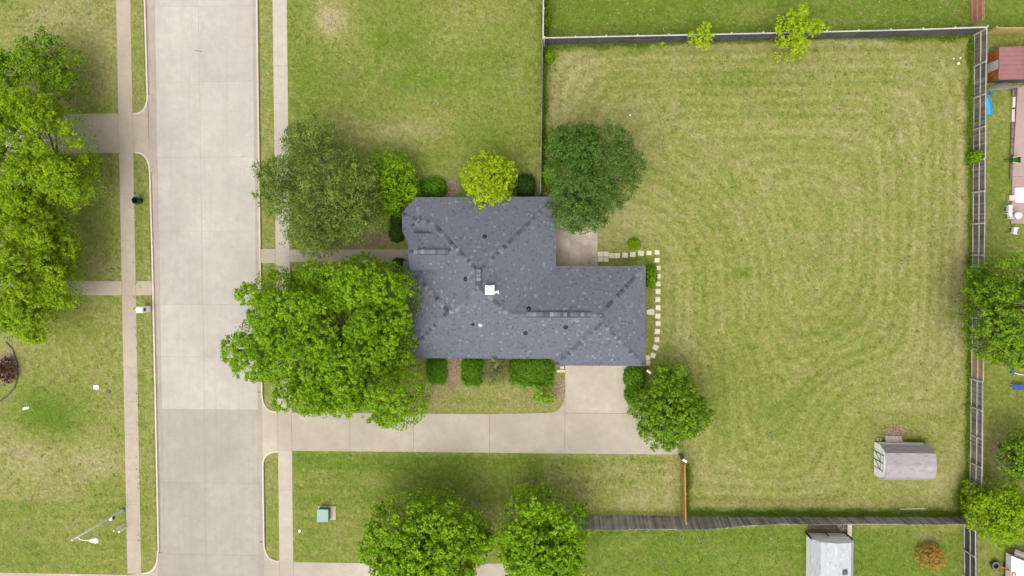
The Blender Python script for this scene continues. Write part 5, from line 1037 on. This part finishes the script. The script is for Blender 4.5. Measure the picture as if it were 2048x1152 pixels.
# ------------------------------------------------------------------ east neighbour
# red metal shed
zs = 1.75; x0 = P(1974, 130)[0]; y0_, y1_ = P(1976, 167)[1], P(1976, 108.5)[1]
r_ = root('metal_shed', (x0+2, (y0_+y1_)/2, 0), 'faded red metal shed with rusty and white wall sheets', 'shed')
MB().box(x0+.03, x0+4.5, y0_+.03, y1_-.03, 0, zs-.05).build('wall', M['charcoal'], r_)
k = (y1_-y0_)/3
for i, mt in enumerate(('rust', 'whitesheet', 'rust')): MB().box(x0, x0+.028, y0_+k*i+.02, y0_+k*(i+1)-.02, 0.02, zs-.06).build('wall_sheet', M[mt], r_)
rf = MB().add([(x0-.08, y0_-.1, zs), (x0-.08, y1_+.1, zs), (x0+1.5, y1_+.1, zs+.12), (x0+1.5, y0_-.1, zs+.12), (x0+4.6, y1_+.1, zs-.05), (x0+4.6, y0_-.1, zs-.05), (x0-.08, y0_-.1, zs-.06), (x0-.08, y1_+.1, zs-.06), (x0+4.6, y1_+.1, zs-.1), (x0+4.6, y0_-.1, zs-.1)], [(0, 3, 2, 1), (3, 5, 4, 2), (0, 1, 7, 6), (6, 7, 8, 9), (1, 2, 4, 8, 7), (0, 6, 9, 5, 3)]).build('roof', M['pinkmetal'], r_)
for i in range(8):
    y_ = y0_-.05+(y1_-y0_+.1)*i/7; MB().obox((x0+.71, y_, zs+.075), (1, 0, .076), 1.58, (0, 1, 0), .05, (0, 0, 1), .05).build('seam', M['pinkmetal'], rf); MB().obox((x0+3.05, y_, zs+.05), (1, 0, -.055), 3.1, (0, 1, 0), .05, (0, 0, 1), .05).build('seam', M['pinkmetal'], rf)
# timber lean-to strip below it
r_ = root('timber_pile', (*P(1995, 173), 0), 'grey planks stacked beside the faded red shed', 'timber')
for i in range(6):
    p = P3(1976, 175+i*1.2, .15+.05*i); q = P3(2013+i*6, 166+i*1.4, .35+.1*i); MB().obox((p+q)/2, q-p, (q-p).length, (0, 1, 0), .12, (0, 0, 1), .04).build('plank', M['greywood'], r_)
a, b = P(2027, 172), P(2100, 447)
slab_field('patio', 'pink concrete patio east of the fence', [[(a[0], b[1]), (b[0], b[1]), (b[0], b[1]+3.6), (a[0], b[1]+3.6)], [(a[0], b[1]+3.62), (b[0], b[1]+3.62), (b[0], a[1]), (a[0]+.25, a[1])]], [[(a[0]+.05, b[1]+.05), (b[0]-.1, b[1]+.05), (b[0]-.1, a[1]-.1), (a[0]+.05, a[1]-.2)]], .14, lambda i, p: M['pinkslab'], zj=.1)
LOGL = iter(('short rotting log beside the grey plank stack', 'rotting log next to the concrete block on the pink patio edge', 'rotting log between two others on the pink patio edge', 'longest rotting log beside the green toy cart', 'short rotting log south of the green toy cart'))
for px, py, l_, mt in [(2024, 185, 14, 'log'), (2025, 205, 20, 'palewood'), (2023.5, 232, 24, 'block'), (2022.5, 262, 30, 'log'), (2021.5, 295, 30, 'log'), (2020.5, 330, 34, 'log'), (2020, 352, 14, 'log')]:
    c = P(px, py); n_ = {'log': ('old_log', 'log'), 'palewood': ('border_board', 'board'), 'block': ('border_block', 'block')}[mt]
    if mt == 'log': o = MB().tube([(c[0], c[1]-l_/50, .11), (c[0]+.03, c[1], .12), (c[0], c[1]+l_/50, .11)], [.11, .12, .1], 8).build(n_[0], M[mt])
    else: o = MB().box(c[0]-.1, c[0]+.1, c[1]-l_/50, c[1]+l_/50, 0, .22).build(n_[0], M[mt], bevel=.02)
    tag(o, {'log': next(LOGL) if mt == 'log' else '', 'palewood': 'pale board edging the pink patio', 'block': 'concrete block edging the pink patio'}[mt], n_[1], 'logs edging the pink patio' if mt == 'log' else None)
a, b = P(2026, 376), P(2075, 405); tag(MB().box(a[0], b[0], b[1], a[1], .141, .30).build('step_slab', M['white'], bevel=.02), 'white step slab on the pink patio', 'step')
# blue slide
r_ = root('toy_slide', (*P(1975, 208), 0), 'light blue plastic slide lying by the east fence', 'slide')
mb = MB(); rows = []
for k in range(9):
    t = k/8; c = P3(1972+7*math.sin(t*2.0)-2, 187+t*42, 1.0-.85*t+.1); hw = .13+.17*t
    rows += [(c.x-hw, c.y, c.z+.12), (c.x-hw*.75, c.y, c.z), (c.x+hw*.75, c.y, c.z), (c.x+hw, c.y, c.z+.12)]
mb.add(rows, [(4*i+j, 4*i+j+1, 4*i+j+5, 4*i+j+4) for i in range(8) for j in range(3)]); o = mb.build('chute', M['blue'], r_); sm = o.modifiers.new('t', 'SOLIDIFY'); sm.thickness = .03
for px in (1969, 1975): c = P3(px, 190); MB().tube([c, c+Vector((0, 0, 1.0))], .04, 8).build('leg', M['blue'], r_)
# wheelbarrow-like green toy cart
r_ = root('toy_cart', (*P(2025, 321), 0), 'green toy cart with yellow rims on the pink patio', 'toy cart')
c = P3(2029, 320.5, .45); k = .036
mb = MB(); tp = [(-.30, -.17), (.30, -.28), (.30, .28), (-.30, .17)]; bt = [(-.2, -.1), (.22, -.18), (.22, .18), (-.2, .1)]
mb.add([(c.x+x, c.y+y, c.z+.3) for x, y in tp]+[(c.x+x, c.y+y, c.z) for x, y in bt]+[(c.x+x*.9, c.y+y*.9, c.z+.29) for x, y in tp], [(7, 6, 5, 4), (0, 4, 5, 1), (1, 5, 6, 2), (2, 6, 7, 3), (3, 7, 4, 0), (0, 1, 9, 8), (1, 2, 10, 9), (2, 3, 11, 10), (3, 0, 8, 11)]); o = mb.build('tray', M['greenplastic'], r_)
MB().add([(c.x+x*.88, c.y+y*.88, c.z+.06) for x, y in tp], [(0, 1, 2, 3)]).build('tray_floor', M['greenplastic'], r_)
for s_ in (-1, 1): MB().tube([(c.x-.30, c.y+s_*.17, c.z+.31), (c.x+.30, c.y+s_*.28, c.z+.31)], .025, 6).build('rim', M['yellowplastic'], r_); MB().tube([(c.x-.3, c.y+s_*.1, c.z+.1), (c.x-.75, c.y+s_*.05, c.z-.1)], .025, 6).build('handle', M['black'], r_)
MB().lathe((c.x+.1, c.y, .3), [(.02, -.06), (.16, -.06), (.16, .06), (.02, .06)], 14, 'Y').build('wheel', M['black'], r_)
for s_ in (-1, 1): MB().tube([(c.x-.15, c.y+s_*.12, c.z), (c.x-.18, c.y+s_*.14, .14)], .02, 6).build('leg', M['black'], r_)
# white plastic chairs
def chair(px, py, rz, label, zb=0.0, grp='white plastic garden chairs'):
    c = P(px, py); r_ = root('garden_chair', (*c, zb), label, 'chair', grp); mx = Matrix.Translation((*c, zb))@Matrix.Rotation(R(rz), 4, 'Z')
    def bld(mb, nm):
        mb.v = [tuple(mx@Vector(v)) for v in mb.v]; mb.build(nm, M['lampwhite'], r_)
    bld(MB().box(-.22, .22, -.22, .2, .40, .44), 'seat')
    b_ = MB()
    for i in range(5): b_.obox((-.17+.085*i, .24, .66), (1, 0, 0), .055, (0, 1, -.2), .025, (0, .18, 1), .46)
    b_.obox((0, .285, .90), (1, 0, 0), .44, (0, 1, 0), .03, (0, 0, 1), .06); bld(b_, 'backrest')
    for sx in (-1, 1):
        for sy in (-1, 1): bld(MB().tube([(sx*.2, sy*.19, .41), (sx*.24, sy*.23, 0)], [.03, .022], 6), 'leg')
        bld(MB().tube([(sx*.235, -.2, .42), (sx*.25, -.2, .63), (sx*.25, .1, .65), (sx*.23, .24, .66)], .024, 6), 'armrest')
chair(2012, 418, 90, 'white plastic garden chair beside the kettle grill')
chair(2013, 431, 110, 'white plastic garden chair south of the kettle grill')
chair(2022, 462, 80, 'white plastic garden chair standing on the grass south of the pink patio')
tag(MB().box(P(2013, 398)[0], P(2024, 398)[0], P(2018, 402)[1], P(2018, 391)[1], 0, .38).build('storage_crate', M['block'], bevel=.03), 'small grey crate beside the white step slab', 'crate')
c = P3(2025, 432, 0); r_ = root('kettle_grill', c, 'round pale kettle grill at the patio edge', 'grill')
MB().lathe((c.x, c.y, .70), [(.05, -.26), (.2, -.2), (.28, -.05), (.29, 0)], 16).build('bowl', M['metal'], r_, smooth=True); ld = MB().lathe((c.x, c.y, .70), [(.295, .002), (.27, .12), (.17, .22), (.03, .26)], 16).build('lid', M['lampwhite'], r_, smooth=True)
MB().lathe((c.x, c.y, .96), [(.03, -.02), (.03, .04)], 8).build('knob', M['charcoal'], ld)
for a_ in (0, 120, 240): MB().tube([(c.x+.15*math.cos(R(a_)), c.y+.15*math.sin(R(a_)), .52), (c.x+.3*math.cos(R(a_)), c.y+.3*math.sin(R(a_)), 0.0)], .015, 6).build('leg', M['metal'], r_)
# blue things under the tree
r_ = root('folding_table', (*P(2036, 774), 0), 'small blue folding table in the east neighbour yard', 'table')
a, b = P(2026, 769, .6), P(2056, 780, .6); MB().box(a[0], b[0], b[1], a[1], .56, .60).build('tabletop', M['bluedark'], r_, bevel=.01)
for x_ in (a[0]+.06, b[0]-.06):
    for y_ in (b[1]+.05, a[1]-.05): MB().tube([(x_, y_, 0), (x_, y_, .56)], .018, 6).build('leg', M['metal'], r_)
tag(MB().tube([P3(2019, 741, .05), P3(2024, 744, .2), P3(2036, 748, .15), P3(2052, 751, .06)], .035, 6).build('plastic_tube', M['lampwhite']), 'white plastic tube on the grass under the deep green tree', 'tube')
c = P(2022, 742); tag(MB().box(c[0]-.12, c[0]+.12, c[1]-.15, c[1]+.15, 0, .3).build('toy_bucket', M['bluedark'], bevel=.05), 'small blue toy bin under the deep green tree', 'toy bin')
# tyres and trailer
for px, py, z, lb in ((1991, 1131, .0, 'old tyre lying beside the white trailer, bottom of its stack'), (1991, 1131, .21, 'old tyre lying beside the white trailer, top of its stack')):
    c = P3(px, py, z+.1); r_ = root('tyre', c, lb, 'tyre'); N2 = 24; prof = [(.2+.0, -.08), (.2, .08), (.27, .105), (.34, .085), (.36, 0), (.34, -.085), (.27, -.105)]; mb = MB(); vs = []
    for k in range(N2):
        a_ = 2*math.pi*k/N2; vs += [(c.x+q_*math.cos(a_), c.y+q_*math.sin(a_), c.z+zz) for q_, zz in prof]
    n7 = len(prof); mb.add(vs, [(k*n7+j, k*n7+(j+1) % n7, ((k+1) % N2)*n7+(j+1) % n7, ((k+1) % N2)*n7+j) for k in range(N2) for j in range(n7)]); mb.build('tread', M['tyre'], r_, smooth=True)
    mb = MB(); pr2 = [(.215, .088), (.27, .112), (.30, .105), (.27, .098)]; vs = []
    for k in range(N2): a_ = 2*math.pi*k/N2; vs += [(c.x+q_*math.cos(a_), c.y+q_*math.sin(a_), c.z+zz) for q_, zz in pr2]
    mb.add(vs, [(k*4+j, k*4+(j+1) % 4, ((k+1) % N2)*4+(j+1) % 4, ((k+1) % N2)*4+j) for k in range(N2) for j in range(4)]); mb.build('sidewall', M['rim'], r_)
x0, y1_ = P(2006, 1101)
r_ = root('cargo_trailer', (x0+1.6, y1_-1.4, 0), 'white flat topped trailer with a rusty corner by the east fence', 'trailer')
bd = MB().add([(x0, y1_, .4), (x0+4, y1_-1.6, .4), (x0+4, y1_-4.5, .4), (x0, y1_-4.5, .4), (x0, y1_, 1.15), (x0+4, y1_-1.6, 1.15), (x0+4, y1_-4.5, 1.15), (x0, y1_-4.5, 1.15)], [(3, 2, 1, 0), (4, 5, 6, 7), (0, 1, 5, 4), (1, 2, 6, 5), (2, 3, 7, 6), (3, 0, 4, 7)]).build('body', M['whitesheet'], r_)
dirn = Vector((4, -1.6, 0)).normalized()
for i in range(4):
    p = Vector((x0+.35, y1_+.02+.14*i, .9+.03*i)); q = p+dirn*4.2; MB().obox((p+q)/2, q-p, (q-p).length, Vector((-dirn.y, dirn.x, 0)), .11, (0, 0, 1), .05).build('side_board', M['greywood'] if i % 2 else M['brownwood'], r_)
for i in range(4): MB().box(x0+.02+.22*i, x0+.16+.22*i, y1_-2.4, y1_-1.25-.16*i, 1.152, 1.165).build('rust_strip', M['newwood'] if i % 2 else M['rust'], r_)
for y_ in (y1_-1.2, y1_-2.4): MB().lathe((x0+.12, y_, .3), [(.05, -.1), (.3, -.1), (.3, .1), (.05, .1)], 18, 'X').build('wheel', M['tyre'], r_)
p, q = P3(2000, 1132, .5), P3(2032, 1147, 1.25); tag(MB().tube([p, q], .05, 6).build('steel_bar', M['rust']), 'rusty steel bar resting on the white trailer', 'bar')

for o in _roots:
    if '_o' in o: del o['_o']
